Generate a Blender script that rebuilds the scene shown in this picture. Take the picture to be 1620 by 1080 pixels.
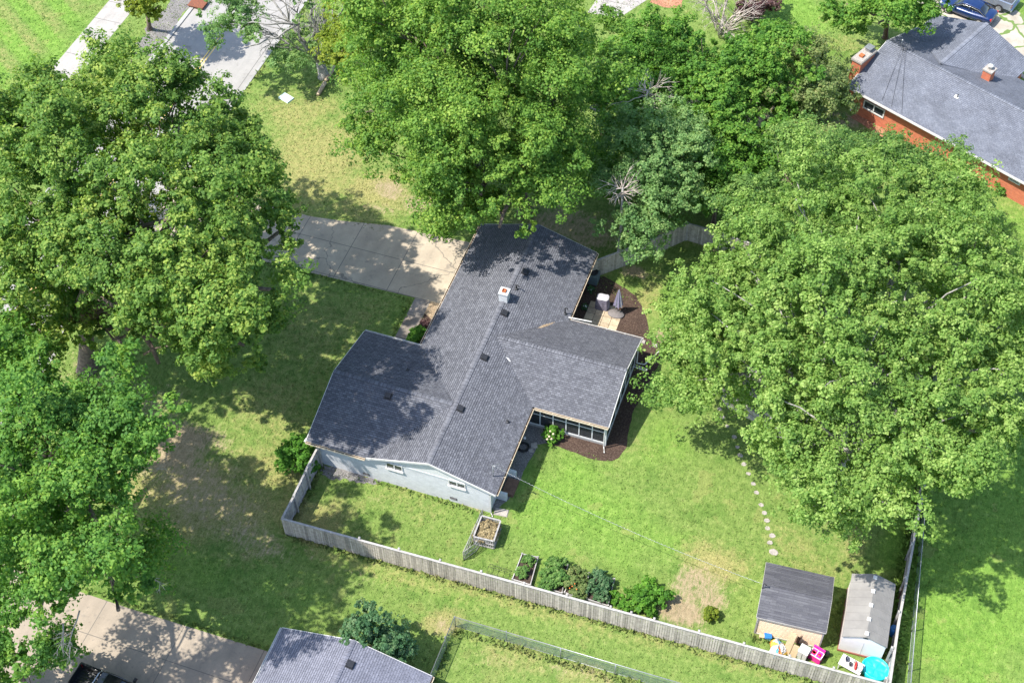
import bpy, math, random
import numpy as np
R_ = math.radians
rnd = random.Random(7)
NP = np.random.default_rng(11)
for o in list(bpy.data.objects): bpy.data.objects.remove(o)
SC = bpy.context.scene
COL = SC.collection

# ------------------------------------------------------------------ camera
# world frame: x = along the south wall of the grey roofed house, y = along its ridge, z up, metres
FPX, PITCH, YAW, ROLL = 2197.26, 0.891, -0.350, -0.019
CP = np.array([25.642, -42.974, 74.741])
cF = np.array([math.sin(YAW)*math.cos(PITCH), math.cos(YAW)*math.cos(PITCH), -math.sin(PITCH)])
r0 = np.array([math.cos(YAW), -math.sin(YAW), 0.]); u0 = np.cross(r0, cF)
cR = r0*math.cos(ROLL)+u0*math.sin(ROLL); cU = np.cross(cR, cF)
def at(px, py, z=0.0):
    d = cF*FPX+cR*(px-810)+cU*(540-py); t = (z-CP[2])/d[2]; p = CP+d*t
    return (float(p[0]), float(p[1]), float(p[2]))
def onplane(px, py, axis, val):
    d = cF*FPX+cR*(px-810)+cU*(540-py); t = (val-CP[axis])/d[axis]; p = CP+d*t
    return (float(p[0]), float(p[1]), float(p[2]))
def proj(P):
    d = np.asarray(P, float)-CP; z = d@cF
    return 810+FPX*(d@cR)/z, 540-FPX*(d@cU)/z
cd = bpy.data.cameras.new("camera"); cam = bpy.data.objects.new("camera", cd); COL.objects.link(cam)
from mathutils import Matrix, Vector
cam.matrix_world = Matrix(((cR[0], cU[0], -cF[0], CP[0]), (cR[1], cU[1], -cF[1], CP[1]), (cR[2], cU[2], -cF[2], CP[2]), (0, 0, 0, 1)))
cd.sensor_width = 36; cd.lens = FPX/1620*36; cd.clip_end = 3000; cd.clip_start = 1
SC.camera = cam
# ------------------------------------------------------------------ world, sun, exposure
SDIR = np.array([.52, .35, -1.]); SDIR /= np.linalg.norm(SDIR)
elev = math.asin(-SDIR[2])
w = bpy.data.worlds.new("World"); SC.world = w; w.use_nodes = True
nt = w.node_tree; bg = nt.nodes['Background']; sky = nt.nodes.new('ShaderNodeTexSky')
sky.sky_type = 'NISHITA'; sky.sun_disc = False; sky.sun_elevation = elev; sky.sun_rotation = math.atan2(-SDIR[0], -SDIR[1])
nt.links.new(sky.outputs[0], bg.inputs[0]); bg.inputs[1].default_value = 0.15
sl = bpy.data.lights.new("sun", 'SUN'); so = bpy.data.objects.new("sun", sl); COL.objects.link(so)
sl.energy = 3.7; sl.angle = R_(0.53); sl.color = (1.0, .955, .88)
so.rotation_euler = Vector(SDIR).to_track_quat('-Z', 'Y').to_euler(); so.location = (-30, -20, 90)
SC.view_settings.view_transform = 'Standard'; SC.view_settings.look = 'None'; SC.view_settings.gamma = 1
SC.view_settings.exposure = 1.36
SC.render.engine = 'CYCLES'

# ------------------------------------------------------------------ materials
MATS = {}
class NT:
    def __init__(s, name):
        s.m = bpy.data.materials.new(name); s.m.use_nodes = True; s.t = s.m.node_tree
        s.b = s.t.nodes['Principled BSDF']; s.out = s.t.nodes['Material Output']; MATS[name] = s.m
    def n(s, typ, **kw):
        x = s.t.nodes.new('ShaderNode'+typ)
        for k, v in kw.items():
            if k.startswith('i_'):
                x.inputs[k[2:].replace('_', ' ')].default_value = v
            else: setattr(x, k, v)
        return x
    def l(s, a, b): s.t.links.new(a, b)
    def noise(s, scale, detail=4, rough=.6, vec=None, dist=0):
        x = s.n('TexNoise'); x.inputs['Scale'].default_value = scale; x.inputs['Detail'].default_value = detail
        x.inputs['Roughness'].default_value = rough; x.inputs['Distortion'].default_value = dist
        if vec is not None: s.l(vec, x.inputs['Vector'])
        return x.outputs['Fac']
    def obj(s): return s.n('TexCoord').outputs['Object']
    def uv(s): return s.n('TexCoord').outputs['UV']
    def attr(s, name): return s.n('Attribute', attribute_name=name).outputs['Fac']
    def ramp(s, fac, stops):
        x = s.n('ValToRGB'); e = x.color_ramp.elements
        while len(e) < len(stops): e.new(.5)
        for i, (p, c) in enumerate(stops):
            e[i].position = p; e[i].color = (c[0], c[1], c[2], 1)
        s.l(fac, x.inputs[0]); return x.outputs[0]
    def mix(s, fac, a, b, mode='MIX'):
        x = s.n('Mix', data_type='RGBA', blend_type=mode)
        if isinstance(fac, (int, float)): x.inputs[0].default_value = fac
        else: s.l(fac, x.inputs[0])
        for v, i in ((a, 6), (b, 7)):
            if isinstance(v, tuple): x.inputs[i].default_value = (*v, 1)
            else: s.l(v, x.inputs[i])
        return x.outputs[2]
    def math(s, op, a, b=0, c=None, clamp=False):
        x = s.n('Math', operation=op, use_clamp=clamp)
        for i, v in enumerate((a, b) if c is None else (a, b, c)):
            if isinstance(v, (int, float)): x.inputs[i].default_value = v
            else: s.l(v, x.inputs[i])
        return x.outputs[0]
    def step(s, v, lo, hi):
        x = s.n('MapRange', interpolation_type='SMOOTHSTEP'); s.l(v, x.inputs[0])
        x.inputs[1].default_value = lo; x.inputs[2].default_value = hi; return x.outputs[0]
    def bump(s, h, strength=.4, dist=.05):
        x = s.n('Bump'); x.inputs['Strength'].default_value = strength; x.inputs['Distance'].default_value = dist
        s.l(h, x.inputs['Height']); s.l(x.outputs[0], s.b.inputs['Normal'])
    def base(s, c, rough=.8, metal=0, spec=None):
        if isinstance(c, tuple): s.b.inputs['Base Color'].default_value = (*c, 1)
        else: s.l(c, s.b.inputs['Base Color'])
        s.b.inputs['Roughness'].default_value = rough; s.b.inputs['Metallic'].default_value = metal
        if spec is not None: s.b.inputs['Specular IOR Level'].default_value = spec
        return s.m
def simple(name, c1, c2=None, scale=6, rough=.75, metal=0, bump=0, tint=0, spec=None, stops=(.35, .65)):
    """two-colour noise over real coordinates; tint: per-piece value variation"""
    s = NT(name); c2 = c2 or tuple(x*.82 for x in c1)
    f = s.noise(scale, 6, .65, s.obj())
    c = s.ramp(f, [(stops[0], c2), (stops[1], c1)])
    if tint:
        a = s.attr('tint'); v = s.math('MULTIPLY_ADD', a, tint, 1-tint*.5)
        x = s.n('VectorMath', operation='SCALE'); s.l(c, x.inputs[0]); s.l(v, x.inputs['Scale']); c = x.outputs[0]
    if bump: s.bump(f, bump, .03)
    return s.base(c, rough, metal, spec)

def shingles(name, c1, c2, row=.145, wid=.32, dark=.35, streak=.25, cline=.5):
    s = NT(name); uv = s.uv()
    br = s.n('TexBrick', offset=.37, squash=1); s.l(uv, br.inputs['Vector'])
    br.inputs['Scale'].default_value = 1; br.inputs['Brick Width'].default_value = wid; br.inputs['Row Height'].default_value = row
    br.inputs['Mortar Size'].default_value = .009; br.inputs['Mortar Smooth'].default_value = .3; br.inputs['Bias'].default_value = -.05
    br.inputs['Color1'].default_value = (*c1, 1); br.inputs['Color2'].default_value = (*c2, 1)
    br.inputs['Mortar'].default_value = (*[x*cline for x in c2], 1)
    b2 = s.n('TexBrick', offset=.61, squash=1); s.l(uv, b2.inputs['Vector'])
    b2.inputs['Scale'].default_value = 1; b2.inputs['Brick Width'].default_value = wid*.71; b2.inputs['Row Height'].default_value = row
    b2.inputs['Mortar Size'].default_value = 0; b2.inputs['Color1'].default_value = (1, 1, 1, 1); b2.inputs['Color2'].default_value = (dark, dark, dark, 1)
    c = s.mix(.55, br.outputs[0], b2.outputs[0], 'MULTIPLY')
    n = s.noise(.7, 5, .6, s.obj()); c = s.mix(streak, c, s.ramp(n, [(.3, (.55, .55, .55)), (.7, (1.2, 1.2, 1.2))]), 'MULTIPLY')
    g = s.noise(38, 2, .7, s.obj()); c = s.mix(.5, c, s.ramp(g, [(.34, (.5, .5, .52)), (.66, (1.45, 1.45, 1.45))]), 'MULTIPLY')
    s.bump(s.math('ADD', s.math('MULTIPLY', br.outputs[1], -1), s.math('MULTIPLY', g, .5)), .5, .02)
    return s.base(c, .9, spec=.25)

shingles('dark_shingles', (.150, .154, .172), (.095, .098, .113), wid=.26, dark=.62, streak=.16, cline=.3)
shingles('grey_shingles', (.185, .19, .23), (.145, .15, .185), dark=.75, wid=.3, cline=.5)
shingles('pale_shingles', (.172, .184, .215), (.135, .146, .175), dark=.8, wid=.3, cline=.45, streak=.55)
shingles('shed_shingles', (.115, .115, .125), (.078, .078, .09), dark=.68, wid=.95, row=.15, cline=.9)
def brickm(name, c1, c2, mortar, bump=.4):
    s = NT(name); uv = s.uv(); br = s.n('TexBrick'); s.l(uv, br.inputs['Vector'])
    br.inputs['Scale'].default_value = 1; br.inputs['Brick Width'].default_value = .22; br.inputs['Row Height'].default_value = .077
    br.inputs['Mortar Size'].default_value = .007; br.inputs['Color1'].default_value = (*c1, 1); br.inputs['Color2'].default_value = (*c2, 1)
    br.inputs['Mortar'].default_value = (*mortar, 1)
    n = s.noise(2.2, 5, .6, s.obj()); c = s.mix(.35, br.outputs[0], s.ramp(n, [(.3, (.7, .7, .7)), (.7, (1.15, 1.15, 1.15))]), 'MULTIPLY')
    s.bump(br.outputs[1], -bump, .01); return s.base(c, .85)
brickm('white_brick', (.56, .565, .57), (.48, .49, .50), (.42, .43, .44), .3)
brickm('red_brick', (.52, .145, .062), (.40, .10, .045), (.34, .16, .11))
simple('trim_white', (.60, .59, .565), (.48, .47, .45), 5, .5)
simple('trim_cream', (.62, .52, .38), (.50, .40, .28), 3, .6)
simple('gutter_litter', (.09, .055, .035), (.03, .02, .015), 9, .95)
simple('siding_pale', (.50, .52, .53), (.44, .46, .47), 2, .6)
simple('dark_metal', (.025, .025, .028), (.015, .015, .018), 9, .5)
simple('black_rubber', (.02, .02, .02), (.012, .012, .012), 20, .8)
simple('grey_metal', (.36, .37, .38), (.24, .25, .26), 8, .4, .6)
simple('white_paint', (.60, .605, .60), (.50, .505, .50), 7, .5)
simple('terracotta', (.42, .13, .04), (.28, .08, .03), 14, .8)
simple('old_wood', (.43, .38, .32), (.27, .235, .20), 5, .9, tint=.55, bump=.3)
simple('grey_wood', (.38, .365, .35), (.22, .21, .205), 5, .9, tint=.5, bump=.3)
simple('rail_wood', (.38, .36, .335), (.26, .245, .23), 4, .85)
simple('brown_deck', (.17, .095, .06), (.10, .055, .035), 6, .85)
simple('tan_siding', (.70, .55, .39), (.64, .50, .35), 3, .7)
simple('resin_roof', (.215, .205, .19), (.17, .162, .152), 1.2, .6)
simple('resin_wall', (.72, .66, .64), (.66, .60, .59), 1.5, .5)
simple('red_base', (.22, .07, .04), (.15, .05, .03), 6, .8)
simple('bark', (.19, .145, .11), (.07, .052, .04), 5, .95, bump=.8)
simple('bark_grey', (.36, .34, .31), (.17, .16, .145), 7, .95, bump=.8)
simple('dead_wood', (.46, .40, .35), (.30, .255, .22), 8, .9)
simple('pale_log', (.52, .40, .27), (.34, .24, .16), 5, .9, bump=.4)
simple('stone_pale', (.36, .325, .285), (.21, .19, .17), 9, .9, bump=.5)
simple('turquoise', (.01, .52, .60), (.01, .44, .52), 2.2, .45, bump=.35)
simple('pink_plastic', (.72, .02, .30), (.60, .015, .24), 8, .4)
simple('red_plastic', (.62, .03, .02), (.5, .02, .02), 8, .4)
simple('blue_plastic', (.02, .16, .46), (.015, .12, .36), 8, .45)
simple('sky_plastic', (.15, .50, .66), (.10, .4, .55), 8, .45)
simple('navy_plastic', (.02, .025, .05), None, 8, .5)
simple('white_plastic', (.60, .59, .57), (.50, .49, .47), 8, .4)
simple('cardboard', (.48, .36, .22), (.40, .30, .18), 6, .9)
simple('umbrella_mauve', (.21, .19, .28), (.16, .15, .22), 5, .85)
simple('umbrella_stripe', (.55, .53, .56), None, 5, .85)
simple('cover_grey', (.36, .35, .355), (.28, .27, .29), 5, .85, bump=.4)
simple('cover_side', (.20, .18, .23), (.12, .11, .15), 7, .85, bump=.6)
simple('unit_grey', (.13, .17, .18), (.10, .13, .14), 7, .6)
simple('slab_grey', (.17, .15, .145), (.13, .115, .11), 7, .8)
simple('rust', (.22, .07, .03), (.10, .04, .025), 12, .9)
simple('pad_mint', (.50, .62, .57), (.42, .53, .49), 7, .7)
simple('hydrangea', (.50, .47, .30), (.42, .33, .24), 9, .9)
simple('flower_white', (.6, .68, .6), None, 9, .9)
simple('mesh_green', (.16, .22, .17), None, 9, .9)
simple('tarp_yellow', (.75, .48, .08), None, 9, .7)
simple('tarp_orange', (.72, .22, .05), None, 9, .7)
simple('asphalt_joint', (.22, .21, .2), None, 9, .9)

def soil(name, c1, c2, c3, sc=9):
    s = NT(name); v = s.obj(); a = s.noise(sc, 8, .75, v); b = s.noise(.8, 4, .6, v)
    vo = s.n('TexVoronoi'); vo.inputs['Scale'].default_value = sc*1.6; s.l(v, vo.inputs['Vector'])
    c = s.ramp(a, [(.3, c2), (.52, c1), (.72, c3)])
    c = s.mix(.5, c, s.ramp(b, [(.3, (.6, .6, .6)), (.7, (1.25, 1.2, 1.15))]), 'MULTIPLY')
    c = s.mix(.5, c, s.mix(1., vo.outputs['Color'], (.8, .8, .8), 'SATURATION') if False else s.ramp(vo.outputs['Distance'], [(.1, (1.15, 1.15, 1.15)), (.8, (.45, .45, .45))]), 'MULTIPLY')
    s.bump(a, .9, .08); return s.base(c, .95, spec=.1)
soil('mulch', (0.082, 0.055, 0.043), (0.035, 0.023, 0.020), (0.172, 0.133, 0.101))
soil('bed_soil', (.075, .055, .045), (.04, .03, .025), (.13, .10, .08))
soil('gravel', (.22, .21, .20), (.07, .07, .07), (.50, .48, .45), 12)
soil('pebble_tan', (.34, .26, .17), (.20, .14, .09), (.5, .40, .28), 7)
soil('red_mulch', (.42, .20, .12), (.25, .12, .08), (.55, .36, .25), 7)

def concrete(name, c1, c2, stain, jx=None, jy=None, ox=0, oy=0, rot=0, jw=.03, crk=.6):
    s = NT(name); v = s.obj()
    a = s.noise(.55, 6, .62, v); b = s.noise(22, 3, .6, v); m = s.noise(3.5, 5, .7, v)
    c = s.ramp(a, [(.32, c2), (.66, c1)])
    c = s.mix(.45, c, s.ramp(b, [(.3, (.78, .78, .78)), (.7, (1.15, 1.15, 1.15))]), 'MULTIPLY')
    c = s.mix(s.step(m, .57, .72), c, stain)
    vd = s.n('TexVoronoi', feature='DISTANCE_TO_EDGE'); vd.inputs['Scale'].default_value = .16; dn = s.n('TexNoise'); dn.inputs['Scale'].default_value = 1.4; s.l(v, dn.inputs['Vector'])
    ds = s.n('VectorMath', operation='MULTIPLY_ADD'); s.l(dn.outputs['Color'], ds.inputs[0]); ds.inputs[1].default_value = (1.1, 1.1, 0); s.l(v, ds.inputs[2]); s.l(ds.outputs[0], vd.inputs['Vector'])
    c = s.mix(s.math('MULTIPLY', s.step(vd.outputs['Distance'], .006, .003), crk), c, (.08, .075, .065))
    bl = s.noise(1.3, 3, .5, v); c = s.mix(s.math('MULTIPLY', s.step(bl, .60, .74), .45), c, (.12, .11, .10))
    sk = s.n('Mapping'); s.l(v, sk.inputs[0]); sk.inputs['Scale'].default_value = (1, .12, 1); c = s.mix(.3, c, s.ramp(s.noise(1.6, 5, .7, sk.outputs[0]), [(.35, (.72, .72, .72)), (.65, (1.15, 1.15, 1.15))]), 'MULTIPLY')
    if jx or jy:
        sp = s.n('SeparateXYZ'); mp = s.n('Mapping'); s.l(v, mp.inputs[0]); mp.inputs['Rotation'].default_value = (0, 0, rot); s.l(mp.outputs[0], sp.inputs[0])
        line = None
        for j, ax, off in ((jx, 0, ox), (jy, 1, oy)):
            if not j: continue
            t = s.math('DIVIDE', s.math('ADD', sp.outputs[ax], -off), j)
            d = s.math('MULTIPLY', s.math('ABSOLUTE', s.math('SUBTRACT', s.math('FRACT', t), .5)), j)   # j/2 at a joint
            k = s.math('GREATER_THAN', d, j/2-jw)
            line = k if line is None else s.math('MAXIMUM', line, k)
        c = s.mix(s.math('MULTIPLY', line, .75), c, (.09, .085, .075))
    s.bump(b, .25, .01); return s.base(c, .85, spec=.3)
concrete('drive_concrete', (0.387, 0.325, 0.240), (0.282, 0.236, 0.178), (0.242, 0.205, 0.154), 4.1, 3.05, -1.0, 15.35, jw=.028)
concrete('south_drive_concrete', (0.311, 0.256, 0.194), (0.235, 0.197, 0.152), (0.194, 0.163, 0.130), 5.2, 4.6, -1.2, -15.35, jw=.025, crk=.15)
concrete('walk_concrete', (0.260, 0.230, 0.199), (0.153, 0.126, 0.100), (0.122, 0.100, 0.077), None, 1.2, 0, 11.6)
concrete('path_concrete', (0.330, 0.307, 0.277), (0.279, 0.260, 0.234), (0.240, 0.223, 0.200), None, 2.4, 0, 0, crk=.15)
concrete('road_surface', (0.297, 0.283, 0.262), (0.251, 0.239, 0.223), (0.224, 0.213, 0.200), 4.35, None, -24.9, 0, jw=.03, crk=.15)
concrete('far_concrete', (0.340, 0.320, 0.292), (0.286, 0.265, 0.238), (0.231, 0.218, 0.197), 4, 4, 0, 0)
concrete('curb_concrete', (0.320, 0.313, 0.299), (0.258, 0.252, 0.238), (0.204, 0.197, 0.184))
s = NT('crack_concrete'); v = s.obj(); nz = s.noise(1.1, 3, .6, v)
ad = s.n('VectorMath', operation='ADD'); sc_ = s.n('VectorMath', operation='SCALE'); sc_.inputs['Scale'].default_value = 1.2
tn = s.n('TexNoise'); tn.inputs['Scale'].default_value = .8; s.l(v, tn.inputs['Vector']); s.l(tn.outputs['Color'], sc_.inputs[0]); s.l(v, ad.inputs[0]); s.l(sc_.outputs[0], ad.inputs[1])
vo = s.n('TexVoronoi', feature='DISTANCE_TO_EDGE'); vo.inputs['Scale'].default_value = .42; s.l(ad.outputs[0], vo.inputs['Vector'])
c = s.ramp(s.noise(.9, 6, .65, v), [(.3, (.25, .22, .17)), (.7, (.38, .34, .28))])
c = s.mix(s.step(vo.outputs['Distance'], .055, .03), c, (.10, .16, .035)); s.base(c, .9)
s = NT('paver_stone'); c = s.ramp(s.noise(5, 6, .7, s.obj()), [(.3, (.28, .215, .14)), (.7, (.44, .36, .25))])
a = s.attr('tint'); x = s.n('VectorMath', operation='SCALE'); s.l(c, x.inputs[0]); s.l(s.math('MULTIPLY_ADD', a, .35, .8), x.inputs['Scale']); s.bump(s.noise(25, 3, .6, s.obj()), .3, .01); s.base(x.outputs[0], .9)
s = NT('yellow_line'); n = s.noise(9, 4, .7, s.obj()); s.base(s.mix(s.step(n, .56, .66), (.62, .42, .12), (.45, .44, .42)), .8)

# lawn: three painted weights (bare soil, dry, lush) plus fine texture
s = NT('lawn'); v = s.obj()
n1 = s.noise(.35, 6, .62, v); n2 = s.noise(2.3, 6, .68, v); n3 = s.noise(11, 4, .72, v, .4); n4 = s.noise(32, 2, .6, v)
wv = s.n('Mapping'); s.l(v, wv.inputs[0]); wv.inputs['Scale'].default_value = (1, .28, 1); wv.inputs['Rotation'].default_value = (0, 0, .5)
n5 = s.noise(7, 5, .7, wv.outputs[0], .6)
c = s.ramp(n2, [(.28, (.090, .150, .034)), (.5, (.145, .215, .052)), (.74, (.215, .270, .085))])
lush = s.math('ADD', s.attr('lush'), s.math('MULTIPLY_ADD', n1, .5, -.25))
c = s.mix(s.step(lush, .25, .9), c, s.ramp(n2, [(.3, (.098, .193, .030)), (.55, (.156, .268, .048)), (.75, (.235, .330, .082))]))
vp = s.n('TexVoronoi', feature='SMOOTH_F1'); vp.inputs['Scale'].default_value = 1.1; vps = s.n('VectorMath', operation='MULTIPLY_ADD'); vpn = s.n('TexNoise'); vpn.inputs['Scale'].default_value = 1.7; vpn.inputs['Detail'].default_value = 4; s.l(v, vpn.inputs['Vector'])
s.l(vpn.outputs['Color'], vps.inputs[0]); vps.inputs[1].default_value = (1.6, 1.6, 0); s.l(v, vps.inputs[2]); s.l(vps.outputs[0], vp.inputs['Vector']); vsep = s.n('SeparateColor'); s.l(vp.outputs['Color'], vsep.inputs[0])
c = s.mix(s.math('MULTIPLY', s.step(vsep.outputs[0], .62, .8), .38), c, (.070, .150, .025)); c = s.mix(s.math('MULTIPLY', s.step(vsep.outputs[1], .70, .85), .35), c, (.25, .25, .09))
dry = s.math('ADD', s.attr('dry'), s.math('MULTIPLY_ADD', n2, 1.1, -.55))
c = s.mix(s.math('MULTIPLY', s.step(dry, .2, .85), .85), c, s.ramp(n3, [(.3, (.20, .19, .070)), (.7, (.36, .31, .135))]))
dirt = s.math('ADD', s.attr('dirt'), s.math('ADD', s.math('MULTIPLY_ADD', n2, .9, -.45), s.math('MULTIPLY_ADD', n5, 1.1, -.55)))
c = s.mix(s.step(dirt, .40, .88), c, s.ramp(n2, [(.3, (.23, .175, .11)), (.7, (.345, .28, .18))]))
c = s.mix(.6, c, s.ramp(n3, [(.32, (.62, .66, .62)), (.68, (1.34, 1.30, 1.30))]), 'MULTIPLY')
c = s.mix(.6, c, s.ramp(n5, [(.32, (.62, .66, .6)), (.68, (1.3, 1.26, 1.2))]), 'MULTIPLY')
c = s.mix(.45, c, s.ramp(n4, [(.35, (.5, .5, .5)), (.65, (1.4, 1.4, 1.4))]), 'MULTIPLY')
s.bump(s.math('ADD', n3, s.math('ADD', s.math('MULTIPLY', n5, .8), s.math('MULTIPLY', n4, .35))), .6, .12); s.base(c, .95, spec=.12)

def leafmat(name, dark, mid, light, trans=.45, shine=.22):
    s = NT(name); a = s.attr('tint'); c = s.ramp(a, [(.0, dark), (.5, mid), (1., light)])
    s.base(c, .6, spec=shine)
    tr = s.n('BsdfTranslucent'); tc = s.mix(1., c, (1.25, 1.35, .55), 'MULTIPLY'); s.l(tc, tr.inputs[0])
    mx = s.n('MixShader'); mx.inputs[0].default_value = trans; s.l(s.b.outputs[0], mx.inputs[1]); s.l(tr.outputs[0], mx.inputs[2]); s.l(mx.outputs[0], s.out.inputs[0])
leafmat('leaf_oak', (0.071, 0.154, 0.029), (0.149, 0.261, 0.048), (0.340, 0.415, 0.087))
leafmat('leaf_big', (0.059, 0.154, 0.031), (0.119, 0.254, 0.042), (0.226, 0.352, 0.057))
leafmat('leaf_center', (0.071, 0.165, 0.029), (0.151, 0.279, 0.043), (0.298, 0.407, 0.072))
leafmat('leaf_thin', (0.088, 0.186, 0.058), (0.171, 0.296, 0.096), (0.292, 0.400, 0.145))
leafmat('leaf_hedge', (0.055, 0.151, 0.024), (0.121, 0.264, 0.037), (0.231, 0.356, 0.060))
leafmat('leaf_olive', (0.099, 0.162, 0.046), (0.187, 0.255, 0.084), (0.297, 0.313, 0.123))
leafmat('leaf_maple', (0.099, 0.195, 0.039), (0.189, 0.309, 0.064), (0.341, 0.445, 0.129))
leafmat('leaf_bluegreen', (0.066, 0.146, 0.036), (0.141, 0.251, 0.058), (0.259, 0.346, 0.090))
leafmat('leaf_darkg', (.045, .12, .04), (.10, .20, .065), (.20, .29, .11))
leafmat('leaf_dark', (0.040, 0.110, 0.049), (0.088, 0.191, 0.080), (0.198, 0.284, 0.145))
leafmat('leaf_yellow', (.110, .175, .020), (.200, .265, .028), (.310, .340, .045))
leafmat('leaf_shrub', (0.055, 0.160, 0.018), (0.110, 0.264, 0.029), (0.182, 0.352, 0.045))
leafmat('leaf_garden', (0.064, 0.151, 0.038), (0.132, 0.267, 0.061), (0.264, 0.360, 0.123))

# glass and screens
s = NT('dark_glass'); s.base((.03, .035, .04), .08, spec=.6)
s = NT('car_glass'); s.base((.012, .016, .02), .05, spec=.8)
s = NT('screen_mesh'); s.base((.03, .033, .036), .7)
tr = s.n('BsdfTransparent'); mx = s.n('MixShader'); mx.inputs[0].default_value = .32; s.l(s.b.outputs[0], mx.inputs[1]); s.l(tr.outputs[0], mx.inputs[2]); s.l(mx.outputs[0], s.out.inputs[0])
s = NT('chain_mesh'); s.base((.34, .42, .38), .5, .5)
uvn = s.uv(); mp = s.n('Mapping'); mp.inputs['Rotation'].default_value = (0, 0, R_(45)); s.l(uvn, mp.inputs[0]); sp = s.n('SeparateXYZ'); s.l(mp.outputs[0], sp.inputs[0])
ks = [s.math('GREATER_THAN', s.math('ABSOLUTE', s.math('SUBTRACT', s.math('FRACT', s.math('MULTIPLY', sp.outputs[i], 18.)), .5)), .38) for i in (0, 1)]
k = s.math('MAXIMUM', *ks); tr = s.n('BsdfTransparent'); mx = s.n('MixShader'); s.l(k, mx.inputs[0]); s.l(tr.outputs[0], mx.inputs[1]); s.l(s.b.outputs[0], mx.inputs[2]); s.l(mx.outputs[0], s.out.inputs[0])
def paint(name, c, metal=.3):
    s = NT(name); s.base(c, .28, metal, .6); s.b.inputs['Coat Weight'].default_value = .8; s.b.inputs['Coat Roughness'].default_value = .05
paint('paint_blue', (.006, .024, .095)); paint('paint_silver', (.36, .40, .46), .6); paint('paint_black', (.012, .012, .014))
simple('rim_alloy', (.6, .6, .6), None, 9, .3, .8)
simple('tail_red', (.45, .02, .02), None, 9, .3)

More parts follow.
